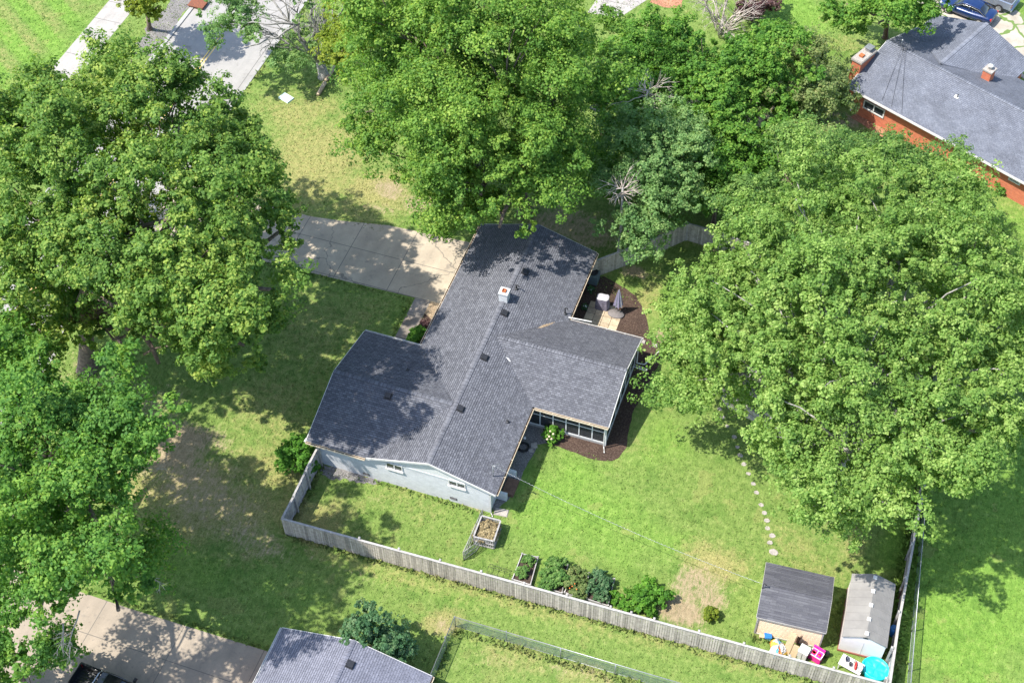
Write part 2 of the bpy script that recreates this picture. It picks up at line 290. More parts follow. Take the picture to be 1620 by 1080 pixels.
# ------------------------------------------------------------------ mesh helpers
class MB:
    def __init__(s): s.v = []; s.f = []; s.t = []; s.m = []; s.uv = []; s.sm = []
    def face(s, pts, tint=.5, m=0, uv=None, smooth=False):
        b = len(s.v); s.v += [tuple(p) for p in pts]; s.f.append(tuple(range(b, b+len(pts)))); s.t.append(tint); s.m.append(m); s.sm.append(smooth)
        s.uv.append(uv)
    def mesh(s, verts, faces, tint=.5, m=0, smooth=False):
        b = len(s.v); s.v += [tuple(p) for p in verts]
        for f in faces: s.f.append(tuple(i+b for i in f)); s.t.append(tint); s.m.append(m); s.sm.append(smooth); s.uv.append(None)
    def box(s, c, d, rz=0, tint=.5, m=0, tilt=None, taper=1):
        x, y, z = [a/2 for a in d]; V = []
        for k in (-1, 1):
            q = taper if k > 0 else 1
            for (i, j) in ((-1, -1), (1, -1), (1, 1), (-1, 1)): V.append(Vector((i*x*q, j*y*q, k*z)))
        M = Matrix.Rotation(rz, 3, 'Z')
        if tilt: M = M @ Matrix.Rotation(tilt[1], 3, tilt[0])
        V = [M @ p + Vector(c) for p in V]
        s.mesh(V, [(0, 3, 2, 1), (4, 5, 6, 7), (0, 1, 5, 4), (1, 2, 6, 5), (2, 3, 7, 6), (3, 0, 4, 7)], tint, m)
    def tube(s, pts, rad, n=7, tint=.5, m=0, smooth=True, cap=True):
        pts = [Vector(p) for p in pts]
        if not hasattr(rad, '__len__'): rad = [rad]*len(pts)
        V = []; F = []
        for i, p in enumerate(pts):
            d = (pts[min(i+1, len(pts)-1)]-pts[max(i-1, 0)]).normalized()
            a = d.orthogonal().normalized() if abs(d.z) < .95 else Vector((1, 0, 0)); a = (a-d*a.dot(d)).normalized(); b = d.cross(a)
            for k in range(n):
                t = 2*math.pi*k/n; V.append(p+(a*math.cos(t)+b*math.sin(t))*rad[i])
        for i in range(len(pts)-1):
            for k in range(n): F.append((i*n+k, i*n+(k+1) % n, (i+1)*n+(k+1) % n, (i+1)*n+k))
        if cap: F += [tuple(range(n))[::-1], tuple(range((len(pts)-1)*n, len(pts)*n))]
        s.mesh(V, F, tint, m, smooth)
    def lathe(s, c, prof, n=16, sx=1, sy=1, m=0, smooth=True, tint=.5, rz=0):
        V = []; F = []
        for (r, z) in prof:
            for k in range(n):
                t = 2*math.pi*k/n; x, y = r*math.cos(t)*sx, r*math.sin(t)*sy
                V.append((c[0]+x*math.cos(rz)-y*math.sin(rz), c[1]+x*math.sin(rz)+y*math.cos(rz), c[2]+z))
        L = len(prof)
        for i in range(L-1):
            for k in range(n): F.append((i*n+k, i*n+(k+1) % n, (i+1)*n+(k+1) % n, (i+1)*n+k))
        F += [tuple(range(n))[::-1], tuple(range((L-1)*n, L*n))]
        s.mesh(V, F, tint, m, smooth)
    def prism(s, poly, z0, z1, tint=.5, m=0):
        n = len(poly); V = [(p[0], p[1], z0) for p in poly]+[(p[0], p[1], z1) for p in poly]
        s.mesh(V, [tuple(range(n))[::-1], tuple(range(n, 2*n))]+[(i, (i+1) % n, n+(i+1) % n, n+i) for i in range(n)], tint, m)
    def slab(s, poly, thick=.12, m=0, eave=None, course=.145, stp=.017):
        """roof plane: polygon of 3-D points, UVs in metres (u along eave, v up the slope)"""
        P = [Vector(p) for p in poly]; nrm = None
        nrm = Vector((0, 0, 0))
        for i in range(len(P)): nrm += P[i].cross(P[(i+1) % len(P)])
        nrm.normalize()
        if nrm.z < 0: P.reverse(); nrm = -nrm
        e = Vector(eave).normalized() if eave else (P[1]-P[0]).normalized(); up = nrm.cross(e)
        uv = [(p.dot(e), p.dot(up)) for p in P]
        if not course: s.face(P, uv=uv, m=m)
        else:
            v0, v1 = min(q[1] for q in uv), max(q[1] for q in uv); o3 = P[0]-e*uv[0][0]-up*uv[0][1]; k0 = 0
            def clip(pl, vv, keep_above):
                out = []
                for i in range(len(pl)):
                    a, b = pl[i], pl[(i+1) % len(pl)]; ia = (a[1] >= vv) == keep_above; ib = (b[1] >= vv) == keep_above
                    if ia: out.append(a)
                    if ia != ib: t = (vv-a[1])/(b[1]-a[1]); out.append((a[0]+(b[0]-a[0])*t, vv))
                return out
            nr = max(1, round((v1-v0)/course)); ch = (v1-v0)/nr
            for k in range(nr):
                lo, hi = v0+k*ch, v0+(k+1)*ch; pl = clip(clip(uv, lo, True), hi, False)
                if len(pl) < 3: continue
                pts = [o3+e*a+up*b+nrm*(stp*(1-(b-lo)/ch)) for a, b in pl]; s.face(pts, uv=pl, m=m)
                lows = [q for q in pl if abs(q[1]-lo) < 1e-6]
                if len(lows) >= 2:
                    a, b = min(lows), max(lows); s.face([o3+e*a[0]+up*lo, o3+e*b[0]+up*lo, o3+e*b[0]+up*lo+nrm*stp, o3+e*a[0]+up*lo+nrm*stp], uv=[(0, 0)]*4, m=m)
        Q = [p-Vector((0, 0, thick)) for p in P]; s.face(Q[::-1], uv=uv[::-1], m=m)
        n = len(P)
        for i in range(n): s.face([P[i], Q[i], Q[(i+1) % n], P[(i+1) % n]], m=m, uv=[(0, 0), (0, -.1), (.3, -.1), (.3, 0)])
    def wall(s, a, b, z0, z1, m=0):
        """vertical wall quad with brick UVs; a->b with the outside on the right-hand side"""
        L = math.dist(a, b); s.face([(a[0], a[1], z0), (b[0], b[1], z0), (b[0], b[1], z1), (a[0], a[1], z1)], m=m, uv=[(0, z0), (L, z0), (L, z1), (0, z1)])
    def wallbox(s, x0, y0, x1, y1, z0, z1, m=0):
        for a, b in (((x0, y0), (x1, y0)), ((x1, y0), (x1, y1)), ((x1, y1), (x0, y1)), ((x0, y1), (x0, y0))): s.wall(a, b, z0, z1, m)
        s.face([(x0, y0, z1), (x1, y0, z1), (x1, y1, z1), (x0, y1, z1)], m=m, uv=[(0, 0)]*4)
    def build(s, name, mats, parent=None, origin=None):
        me = bpy.data.meshes.new(name); V = np.array(s.v, dtype=np.float32)
        if origin is not None: V = V-np.array(origin, np.float32)
        me.from_pydata([tuple(v) for v in V.tolist()], [], s.f)
        for mm in (mats if isinstance(mats, (list, tuple)) else [mats]): me.materials.append(MATS[mm])
        me.polygons.foreach_set('material_index', s.m); me.polygons.foreach_set('use_smooth', s.sm)
        at_ = me.attributes.new('tint', 'FLOAT', 'FACE'); at_.data.foreach_set('value', s.t)
        if any(u is not None for u in s.uv):
            l = me.uv_layers.new(name='UVMap'); arr = []
            for f, u in zip(s.f, s.uv): arr += [c for q in (u if u is not None else [(0, 0)]*len(f)) for c in q]
            l.data.foreach_set('uv', arr)
        me.update(); o = bpy.data.objects.new(name, me); COL.objects.link(o)
        if parent is not None: o.parent = parent
        return o
def tag(o, label=None, cat=None, group=None, kind=None):
    if label: o['label'] = label
    if cat: o['category'] = cat
    if group: o['group'] = group
    if kind: o['kind'] = kind
    return o
def thing(name, label, cat, loc=(0, 0, 0), rz=0, group=None):
    o = bpy.data.objects.new(name, None); COL.objects.link(o); o.location = loc; o.rotation_euler = (0, 0, rz)
    o.empty_display_size = .3; return tag(o, label, cat, group)
def copy_tree(o, parent=None):
    c = o.copy(); COL.objects.link(c); c.parent = parent
    for ch in [x for x in bpy.data.objects if x.parent == o]: copy_tree(ch, c)
    return c

# ------------------------------------------------------------------ ground and setting
gx = np.concatenate([[-1500, -600, -250, -120, -85], np.arange(-66, 56, .36), [75, 110, 250, 600, 1500]])
gy = np.concatenate([[-1500, -600, -250, -100, -50], np.arange(-32, 80, .36), [95, 130, 250, 600, 1500]])
X, Y = np.meshgrid(gx, gy); nx, ny = len(gx), len(gy)
V = np.stack([X, Y, np.zeros_like(X)], -1).reshape(-1, 3)
ii = (np.arange(ny-1)[:, None]*nx+np.arange(nx-1)[None]).reshape(-1)
F = np.stack([ii, ii+1, ii+1+nx, ii+nx], -1)
def np_mesh(name, V, F, mats, parent=None, face_attr=None, vert_attr=None):
    me = bpy.data.meshes.new(name); n, k = F.shape
    me.vertices.add(len(V)); me.vertices.foreach_set('co', V.astype(np.float32).ravel())
    me.loops.add(n*k); me.loops.foreach_set('vertex_index', F.astype(np.int32).ravel())
    me.polygons.add(n); me.polygons.foreach_set('loop_start', np.arange(0, n*k, k, dtype=np.int32)); me.polygons.foreach_set('loop_total', np.full(n, k, np.int32))
    me.update(calc_edges=True)
    me.materials.append(MATS[mats])
    for d, dom in ((face_attr, 'FACE'), (vert_attr, 'POINT')):
        for kk, vv in (d or {}).items():
            a = me.attributes.new(kk, 'FLOAT', dom); a.data.foreach_set('value', vv.astype(np.float32))
    o = bpy.data.objects.new(name, me); COL.objects.link(o)
    if parent is not None: o.parent = parent
    return o
def wob(x, y, s=1.):
    return (np.sin(x*.9*s+1.3*np.sin(y*.7*s))+np.sin(y*1.1*s+1.7*np.sin(x*.6*s+2))+.6*np.sin(2.3*s*x+1.1)*np.sin(2.1*s*y+.4))/2.6
wx, wy = V[:, 0], V[:, 1]
def blob(lst):
    out = np.zeros(len(V))
    for (px, py, rx, ry, wgt) in lst:
        c = at(px, py); d = np.sqrt(((wx-c[0])/rx)**2+((wy-c[1])/ry)**2)+.22*wob(wx, wy, 1.6)
        out = np.maximum(out, wgt*np.clip(1.35-d, 0, 1))
    return out
DIRT = [(1105, 925, 2.3, 2.2, .75), (1075, 965, 2.4, 1.3, .95), (1125, 950, 1.5, 1.5, .8), (270, 720, 4.4, 2.8, .9), (320, 780, 5.5, 3.4, .68), (400, 850, 5, 1.8, .58), (230, 640, 4, 3, .6), (300, 690, 3, 1.6, .9),
             (390, 850, 6, 1.4, .6), (560, 905, 3, .9, .45), (620, 300, 1.9, 1.6, .75), (660, 320, 1.6, 1.2, .8), (600, 330, 2.2, .9, .6),
             (660, 745, 6, .5, .95), (560, 745, 2.2, .5, .9), (745, 798, 1.6, .6, .7), (1275, 995, .8, 1, .75), (700, 990, 1.0, .8, .6), (880, 1060, 1.4, .9, .5),
             (1175, 25, 1.0, .4, .8), (900, 360, 6, 3, .75), (1000, 430, 1.6, .8, .85), (1045, 540, .7, 2.4, .9), (1130, 385, 2, 1.5, .9), (600, 790, 1, .7, .45),
             (1340, 190, 2.6, 1.2, .8), (1350, 100, 1, .5, .5), (150, 600, 5, 4, .5), (1240, 640, 1.2, .8, .6), (1150, 170, 8, 5, .8), (1300, 800, 2, 1, .45), (770, 843, 1.2, 1.3, .7), (1300, 240, 6, 3, .8),
             (430, 100, 1, 3.4, .0), (1030, 360, 3, 3, .8), (780, 1045, 2.2, 1., .42), (945, 1075, 2.5, .9, .5)]
dirt = blob(DIRT)
DRY = [(500, 260, 6, 8, .68), (470, 180, 4.5, 4, .58), (500, 520, 5.5, 5, .45), (430, 640, 5, 4, .5), (560, 500, 4, 4, .4), (600, 300, 4, 3, .8), (560, 330, 5, 2, .55), (1130, 890, 2.3, 1.7, .85), (1250, 860, 3.5, 2, .4), (1290, 900, 3, 1.5, .45),
            (650, 790, 5, 2.2, .35), (800, 950, 14, .8, .5), (1100, 1030, 10, .7, .45), (600, 905, 9, .8, .5), (320, 790, 8, 4, .8), (480, 820, 4.5, 2.5, .7), (500, 560, 4, 4, .4), (440, 740, 4, 3, .65),
            (700, 985, 1.6, 1.2, .75), (820, 1040, 3.6, 1.8, .5), (930, 1068, 3, 1.2, .55), (150, 100, 2, 4, .35), (1000, 700, 2, 1, .4), (385, 120, .5, 9, .95), (1350, 860, 1.2, 3, .5),
            (1020, 480, 1.2, 3.5, .6), (240, 60, 2, 3, .35), (1340, 70, 3.4, 1.6, .45), (1600, 330, 3, 2, .35), (1000, 640, 1, 1, .5), (1540, 1010, 3, 3, .2)]
dry = blob(DRY)
LUSH = [(900, 800, 6, 5, .75), (1000, 850, 5, 4, .6), (1050, 700, 3, 3, .6), (1530, 930, 6, 9, 1.0), (1600, 750, 6, 6, 1.0), (40, 60, 7, 9, .8), (640, 920, 12, .9, .5), (300, 900, 8, 2.6, .55),
             (450, 930, 7, 2.4, .5), (1250, 40, 5, 6, .9), (1180, 60, 3, 4, .6), (1590, 20, 3, 5, .7), (1600, 345, 3, 3, .7), (700, 1000, 3, 2, .2), (1020, 560, 1.6, 3, .6), (1060, 480, 1.8, 3, .7), (1420, 850, 1.5, 4, .9)]
lush = blob(LUSH)
st = (wx < -41.5)*np.clip((-41.5-wx)/1.5, 0, 1); ph = (wx*.55+wy*.83)*2*np.pi/2.6
lush = lush*(1-.7*st)+.38*st*(1+np.tanh(3*np.sin(ph))); dry = np.maximum(dry, st*.22*(1-np.tanh(3*np.sin(ph+.5))))
tag(np_mesh('lawn', V, F, 'lawn', vert_attr=dict(dirt=dirt, dry=dry, lush=lush)), kind='structure')

def paved(x, y):
    m = (x > -33.9) & (x < -24.2); m |= (x > -40.8) & (x < -38); m |= (x > -24.5) & (x < -.9) & (y > 15.1) & (y < 21.2) & ~((x < -7.4) & (y > 20.4)); m |= (x > -3) & (x < .5) & (y > 9.8) & (y < 22)
    m |= (x > -24.5) & (x < -.3) & (y < -12.9); m |= (x > 0) & (x < 8.7) & (y > .2) & (y < 21.3); m |= (x > -3.6) & (x < 1) & (y > .2) & (y < 9.2); m |= (x > 8.4) & (x < 14.2) & (y > 6.6) & (y < 19.5)
    m |= (x > 14) & (x < 15.9) & (y > 6.6) & (y < 15.5); m |= (x > .3) & (x < 9.3) & (y < -12); m |= (x > 8) & (x < 9.6) & (y > .3) & (y < 7); m |= (x > 26) & (y > 56) | ((x > 22) & (y > 44.3-.5*(x-22)) & (y < 58-.5*(x-22)))
    m |= (x > 25.4) & (x < 29.7) & (y > -2.6) & (y < 1.3); m |= (x > 30.4) & (x < 33.2) & (y > -2.2) & (y < 2.2)
    return m
def scatter(n, x, y, size, hgt, seed):
    global wx, wy
    rg = np.random.default_rng(seed); k = ~paved(x, y); x, y = x[k], y[k]; n = len(x)
    qx, qy = proj_arr(x, y); k = (qx > -60) & (qx < 1680) & (qy > -60) & (qy < 1140); x, y = x[k], y[k]; n = len(x)
    C = np.stack([x, y, np.zeros(n)], -1); t = rg.uniform(0, 2*np.pi, n); sz = size*rg.uniform(.5, 1.4, n); hh = hgt*rg.uniform(.4, 1.5, n)
    dx = np.stack([np.cos(t)*sz, np.sin(t)*sz, np.zeros(n)], -1); up = np.stack([rg.normal(size=n)*hh*.7, rg.normal(size=n)*hh*.7, hh], -1)
    V = np.stack([C-dx*.35, C+dx*.35, C+dx*.6+up, C-dx*.6+up*.9], 1).reshape(-1, 3); F = np.arange(n*4).reshape(n, 4)
    return V, F
def proj_arr(x, y):
    d = np.stack([x, y, np.zeros(len(x))], -1)-CP; z = d@cF; return 810+FPX*(d@cR)/z, 540-FPX*(d@cU)/z
rg = np.random.default_rng(31); N = 260000; tx, ty = rg.uniform(-52, 46, N), rg.uniform(-22, 66, N)
parts_ = [scatter(N, tx, ty, .09, .042, 1)]
def along(a, b, per, spread=.12): n = int(math.dist(a, b)*per); t = rg.random(n); return a[0]+(b[0]-a[0])*t+rg.normal(size=n)*spread, a[1]+(b[1]-a[1])*t+rg.normal(size=n)*spread
for a, b, pr, hg in (((-3.4, -5.45), (33.4, -4.35), 30, .11), ((-3.4, -5.2), (33.4, -4.1), 40, .22), ((-3.5, -5.3), (-3.5, .2), 40, .18), ((-3.2, -5.2), (-3.2, 0), 30, .15), ((33.2, -4), (33.2, 12), 45, .25), ((34.2, -4), (33.9, 12), 25, .2),
                     ((8.9, -8.1), (8.9, -12), 30, .2), ((9, -8.1), (23, -7.9), 30, .18), ((-17, 14.95), (-3, 15.2), 40, .09), ((-3.05, 15), (-3.05, 10), 40, .09), ((-24.2, 22), (-24.2, 60), 25, .12), ((0, .1), (8.2, .1), 22, .12), ((25.5, -2.8), (29.7, -2.9), 30, .2), ((30.3, -2), (30.3, 2), 30, .2), ((-17, -12.9), (-.5, -12.8), 35, .1), ((9.8, .5), (10.2, 5), 18, .08)):
    x, y = along(a, b, pr); parts_.append(scatter(len(x), x, y, .13, hg, 2))
VV = np.concatenate([p[0] for p in parts_]); off = 0; FF = []
for p in parts_: FF.append(p[1]+off); off += len(p[0])
FF = np.concatenate(FF); wx0_, wy0_ = wx, wy; wx, wy, V0 = VV[:, 0], VV[:, 1], V; V = VV
att = dict(dirt=blob(DIRT), dry=blob(DRY), lush=blob(LUSH)); st = (wx < -41.5)*np.clip((-41.5-wx)/1.5, 0, 1); ph = (wx*.55+wy*.83)*2*np.pi/2.6
att['lush'] = att['lush']*(1-.6*st)+.30*st*(1+np.tanh(3*np.sin(ph)))
bare = att['dirt'].reshape(-1, 4)[:, 0] < .5+.15*rg.random(len(FF)); keep = np.repeat(bare, 4); VV = VV[keep]; att = {k: v[keep] for k, v in att.items()}; FF = np.arange(len(VV)).reshape(-1, 4)
tag(np_mesh('grass', VV, FF, 'lawn', vert_attr=att), label='short rough grass blades and weeds over the lawns', cat='grass', kind='stuff')

def flat(name, poly, mat, z=.004, z0=-.05, sub=None):
    mb = MB(); mb.prism(poly, z0, z); o = mb.build(name, mat); return tag(o, kind='structure')
def pxpoly(pts, z=0): return [at(a, b, z)[:2] for a, b in pts]
def ragged(poly, step=.5, amp=.12, seed=1):
    rr = random.Random(seed); out = []
    for i in range(len(poly)):
        a, b = poly[i], poly[(i+1) % len(poly)]; L = math.dist(a, b); n = max(1, int(L/step)); nxv, nyv = (b[1]-a[1])/max(L, 1e-6), -(b[0]-a[0])/max(L, 1e-6)
        for k in range(n):
            t = k/n; d = rr.uniform(-amp, amp)*(k > 0); out.append((a[0]+(b[0]-a[0])*t+nxv*d, a[1]+(b[1]-a[1])*t+nyv*d))
    return out
flat('road', [(-33.2, -120), (-24.5, -120), (-24.5, 160), (-33.2, 160)], 'road_surface', .006)
for i, dx in enumerate((-.14, .14)):
    flat('road_marking', [(-29.2+dx-.055, -60), (-29.2+dx+.055, -60), (-29.2+dx+.055, 37.2), (-29.2+dx-.055, 37.2)], 'yellow_line', .010, .006)
flat('curb', ragged([(-24.5, 21.6), (-24.28, 21.6), (-24.28, 160), (-24.5, 160)], 3, .01), 'curb_concrete', .05)
flat('curb', [(-33.55, -60), (-33.2, -60), (-33.2, 160), (-33.55, 160)], 'curb_concrete', .09)
flat('gravel_verge', ragged([(-35.6, 33), (-33.55, 33), (-33.55, 50), (-35.9, 50)], .5, .3, 8), 'gravel', .006)
flat('sidewalk', [(-40.7, -60), (-38.1, -60), (-38.1, 160), (-40.7, 160)], 'path_concrete', .012)
flat('driveway', [(-24.5, 15.0), (-16, 15.03), (-8.56, 15.2), (-2.93, 15.34), (-.9, 15.4), (-.9, 21.6), (-7.4, 21.3), (-11, 20.6), (-13.2, 20.3), (-16, 20.3), (-24.5, 20.9)], 'drive_concrete', .02)
flat('walkway', [(-2.9, 15.33), (-2.9, 9.9), (-1.75, 9.9), (-1.75, 15.36)], 'walk_concrete', .016)
flat('gravel_strip', [(-1.76, 15.36), (-1.76, 14.0), (.5, 12.7), (.5, 22), (-.91, 22), (-.91, 15.4)], 'pebble_tan', .008)
flat('front_bed', ragged([(-1.74, 9.8), (.5, 9.8), (.5, 12.9), (-1.74, 14.2)], .4, .05, 4), 'mulch', .012)
flat('south_driveway', [(-24.5, -19.5), (-24.5, -12.2), (-17, -13.0), (-10.06, -13.05), (-.3, -12.9), (-.3, -60), (-9, -60), (-9, -19.5)], 'south_drive_concrete', .02)
flat('gravel_path', ragged([at(838, 664)[:2], at(866, 671)[:2], at(868, 700)[:2], at(850, 703)[:2], at(842, 722)[:2], at(828, 745)[:2], at(818, 768)[:2], at(805, 790)[:2], at(786, 806)[:2], at(779, 806)[:2]], .4, .06), 'gravel', .008)
flat('south_gravel', ragged([(-3.2, -.45), (-2.2, -.7), (-1.4, -.3), (-.2, -.3), (.6, 0), (.8, .27), (-3.4, .27)], .2, .14, 3), 'gravel', .006)
flat('mulch_bed', ragged(pxpoly([(858, 676), (868, 703), (884, 706), (900, 713), (920, 720), (942, 727), (968, 729), (979, 724), (991, 708), (1000, 655), (1017, 622), (1035, 588), (1047, 566), (1016, 540), (960, 600), (940, 670)]), .4, .05, 5), 'mulch', .012)
flat('mulch_bed', ragged(pxpoly([(935, 440), (955, 437), (975, 448), (991, 457), (1006, 468), (1015, 483), (1022, 500), (1028, 526), (1049, 548), (1045, 566), (1012, 548), (905, 505), (915, 470)]), .4, .05, 6), 'mulch', .010)
flat('far_driveway', [at(930, 20)[:2], at(978, 30)[:2], at(1030, -4)[:2], (9, 90), (3, 90)], 'far_concrete', .015)
flat('far_bed', ragged(pxpoly([(1028, 4), (1050, 12), (1078, 12), (1080, -30), (1040, -30)]), .6, .15, 9), 'red_mulch', .010)
flat('brick_drive', [at(1430, 10)[:2], at(1490, 30)[:2], at(1545, 78)[:2], at(1660, 150)[:2], at(1720, 90)[:2], at(1600, 12)[:2], at(1560, -14)[:2], at(1440, -40)[:2]], 'crack_concrete', .02)

# ------------------------------------------------------------------ main house
W, L_, EZ, PS = 8.684, 21.28, 2.6, .325
WA, WB, PC, PD, PE = -4.05, 9.51, 5.08, 7.136, 14.793
RZ = EZ+W/2*PS
house = thing('house', 'white brick house with a dark grey shingle roof of several wings, in the centre', 'house')
mb = MB()
sx0, sx1, sy0, sy1 = .5, W-.5, .27, L_-.27
wx0 = WA+.5
mb.wallbox(sx0, sy0+.002, sx1, sy1, 0, EZ); mb.wallbox(wx0, sy0, sx0+.4, WB-.5, 0, EZ)
for y, sgn in ((sy0, 1), (sy1, -1)):
    P = [(sx0, y, EZ), (sx1, y, EZ), (W/2, y, RZ-.17)]
    if sgn < 0: P.reverse()
    mb.face(P, uv=[(p[0], p[2]) for p in P])
P = [(wx0, WB-.5, EZ), (wx0, sy0, EZ), (wx0, WB/2, EZ+(WB/2-.4)*.297-.02)]
mb.face(P, uv=[(p[1], p[2]) for p in P])
mb.build('wall', 'white_brick', house)
# roof
rf = MB(); y0 = .05
rf.slab([(0, y0, EZ), (0, L_, EZ), (W/2, L_, RZ), (W/2, y0, RZ)], eave=(0, 1, 0))
rf.slab([(W, y0, EZ), (W, L_, EZ), (W/2, L_, RZ), (W/2, y0, RZ)], eave=(0, 1, 0))
hw_ = WB/2; wz = RZ-.015; wsl = (wz-EZ)/hw_
rf.slab([(WA, 0, EZ+.003), (.02, 0, EZ+.003), (W/2, hw_, wz), (WA, hw_, wz)], eave=(1, 0, 0))
rf.slab([(WA, WB, EZ+.003), (.02, WB, EZ+.003), (W/2, hw_, wz), (WA, hw_, wz)], eave=(1, 0, 0))
pm = (PD+PE)/2; pz = EZ+(PE-PD)/2*PS
rf.slab([(W+PC, PD, EZ+.003), (W-.02, PD, EZ+.003), (W-(pm-PD), pm, pz), (W+PC, pm, pz)], eave=(1, 0, 0))
rf.slab([(W+PC, PE, EZ+.003), (W-.02, PE, EZ+.003), (W-(pm-PD), pm, pz), (W+PC, pm, pz)], eave=(1, 0, 0))
roof = rf.build('roof', 'dark_shingles', house)
# ridge caps (overlapping cap shingles)
def capline(a, b, sl, wdt=.15):
    mb = MB(); a = Vector(a); b = Vector(b); n = int((b-a).length/.2); d = (b-a).normalized(); s_ = Vector((-d.y, d.x, 0))
    for i in range(n):
        p = a+(b-a)*(i/n); q = a+(b-a)*((i+1.1)/n); z1, z2 = .062, .026
        for k in (-1, 1):
            uv0 = i*.7; e = s_*k*wdt-Vector((0, 0, sl*wdt))
            pts = [p+Vector((0, 0, z1)), q+Vector((0, 0, z2)), q+e+Vector((0, 0, z2)), p+e+Vector((0, 0, z1))]
            if k > 0: pts.reverse()
            mb.face(pts, uv=[(uv0+.02, .02), (uv0+.2, .02), (uv0+.2, .12), (uv0+.02, .12)])
            ed = [p+e+Vector((0, 0, z1)), p+Vector((0, 0, z1)), p, p+e]
            mb.face(ed if k > 0 else ed[::-1], uv=[(0, 0)]*4)
    return mb
capline((W/2, L_, RZ), (W/2, y0, RZ), PS).build('ridge_cap', 'dark_shingles', house)
capline((WA, hw_, wz), (W/2-.2, hw_, wz), wsl).build('ridge_cap', 'dark_shingles', house)
capline((W+PC, pm, pz), (W-(pm-PD)+.2, pm, pz), PS).build('ridge_cap', 'dark_shingles', house)
# gutters: open channels full of leaf litter
def gutter(a, b, out, mat='trim_cream', parent=house, z=EZ, lit=True):
    mb = MB(); a = Vector((a[0], a[1], z)); b = Vector((b[0], b[1], z)); o_ = Vector((out[0], out[1], 0)); d = (b-a); L = d.length; rz = math.atan2(d.y, d.x); c = (a+b)/2
    mb.box(c+o_*.012+Vector((0, 0, -.09)), (L, .022, .13), rz)           # fascia side
    mb.box(c+o_*.125+Vector((0, 0, -.085)), (L, .022, .12), rz)          # outer lip
    mb.box(c+o_*.07+Vector((0, 0, -.14)), (L, .088, .012), rz)
    for e in (a, b): mb.box(e+o_*.07+Vector((0, 0, -.085)), (.012, .09, .10), rz)
    n = int(L/1.2)
    for i in range(1, n): mb.box(a+d*(i/n)+o_*.07+Vector((0, 0, -.04)), (.03, .09, .012), rz)
    g = mb.build('gutter', mat, parent)
    if lit:
        m2 = MB(); m2.box(c+o_*.07+Vector((0, 0, -.105)), (L-.04, .086, .05), rz); m2.build('leaf_litter', 'gutter_litter', g)
gutter((0, WB+.13, 0), (0, L_), (-1, 0)); gutter((WA, WB), (-.02, WB), (0, 1), 'trim_white', lit=False)
gutter((WA, 0), (.02, 0), (0, -1)); gutter((W, .1), (W, PD-.14), (1, 0)); gutter((W, PE+.14), (W, L_), (1, 0))
gutter((W+.14, PD), (W+PC, PD), (0, -1)); gutter((W+.14, PE), (W+PC+.1, PE), (0, 1), 'trim_white')
# rake boards, frieze
def rake(a, b, t=.035, h=.17, mat='trim_white', off=(0, -1)):
    mb = MB(); a = Vector(a); b = Vector(b); o_ = Vector((off[0], off[1], 0))
    P = [a-Vector((0, 0, .0)), b-Vector((0, 0, 0)), b-Vector((0, 0, h)), a-Vector((0, 0, h))]
    Q = [p+o_*t for p in P]; mb.mesh([p-o_*.0 for p in P]+Q, [(0, 1, 2, 3), (7, 6, 5, 4), (0, 4, 5, 1), (1, 5, 6, 2), (2, 6, 7, 3), (3, 7, 4, 0)]); return mb
for a, b, off in (((0, y0-.002, EZ), (W/2, y0-.002, RZ), (0, -1)), ((W/2, y0-.002, RZ), (W, y0-.002, EZ), (0, -1)),
                  ((0, L_+.002, EZ), (W/2, L_+.002, RZ), (0, 1)), ((W/2, L_+.002, RZ), (W, L_+.002, EZ), (0, 1)),
                  ((WA-.002, 0, EZ), (WA-.002, hw_, wz), (-1, 0)), ((WA-.002, hw_, wz), (WA-.002, WB, EZ), (-1, 0)),
                  ((W+PC+.002, PD, EZ), (W+PC+.002, pm, pz), (1, 0)), ((W+PC+.002, pm, pz), (W+PC+.002, PE, EZ), (1, 0))):
    rake(a, b, off=off).build('rake_board', 'trim_white', house)
mb = MB(); mb.box(((sx0+sx1)/2, sy0-.012, EZ-.16), (sx1-sx0, .03, .16)); mb.build('frieze_board', 'siding_pale', house)
mb = MB(); mb.mesh([(1.4, sy0-.004, EZ+.01), (W-1.4, sy0-.004, EZ+.01), (W/2, sy0-.004, RZ-.34)], [(0, 1, 2)]); mb.build('gable_panel', 'white_paint', house)
for c_, d_ in ((((WA+sx0)/2-.2, .14, EZ-.15), (4.5, .26, .02)), ((.27, 15.4, EZ-.15), (.46, 11.4, .02)), ((W-.27, 3.6, EZ-.15), (.46, 6.8, .02)), ((W-.27, 18.1, EZ-.15), (.46, 6.1, .02))):
    mb = MB(); mb.box(c_, d_); mb.build('soffit', 'trim_white', house)
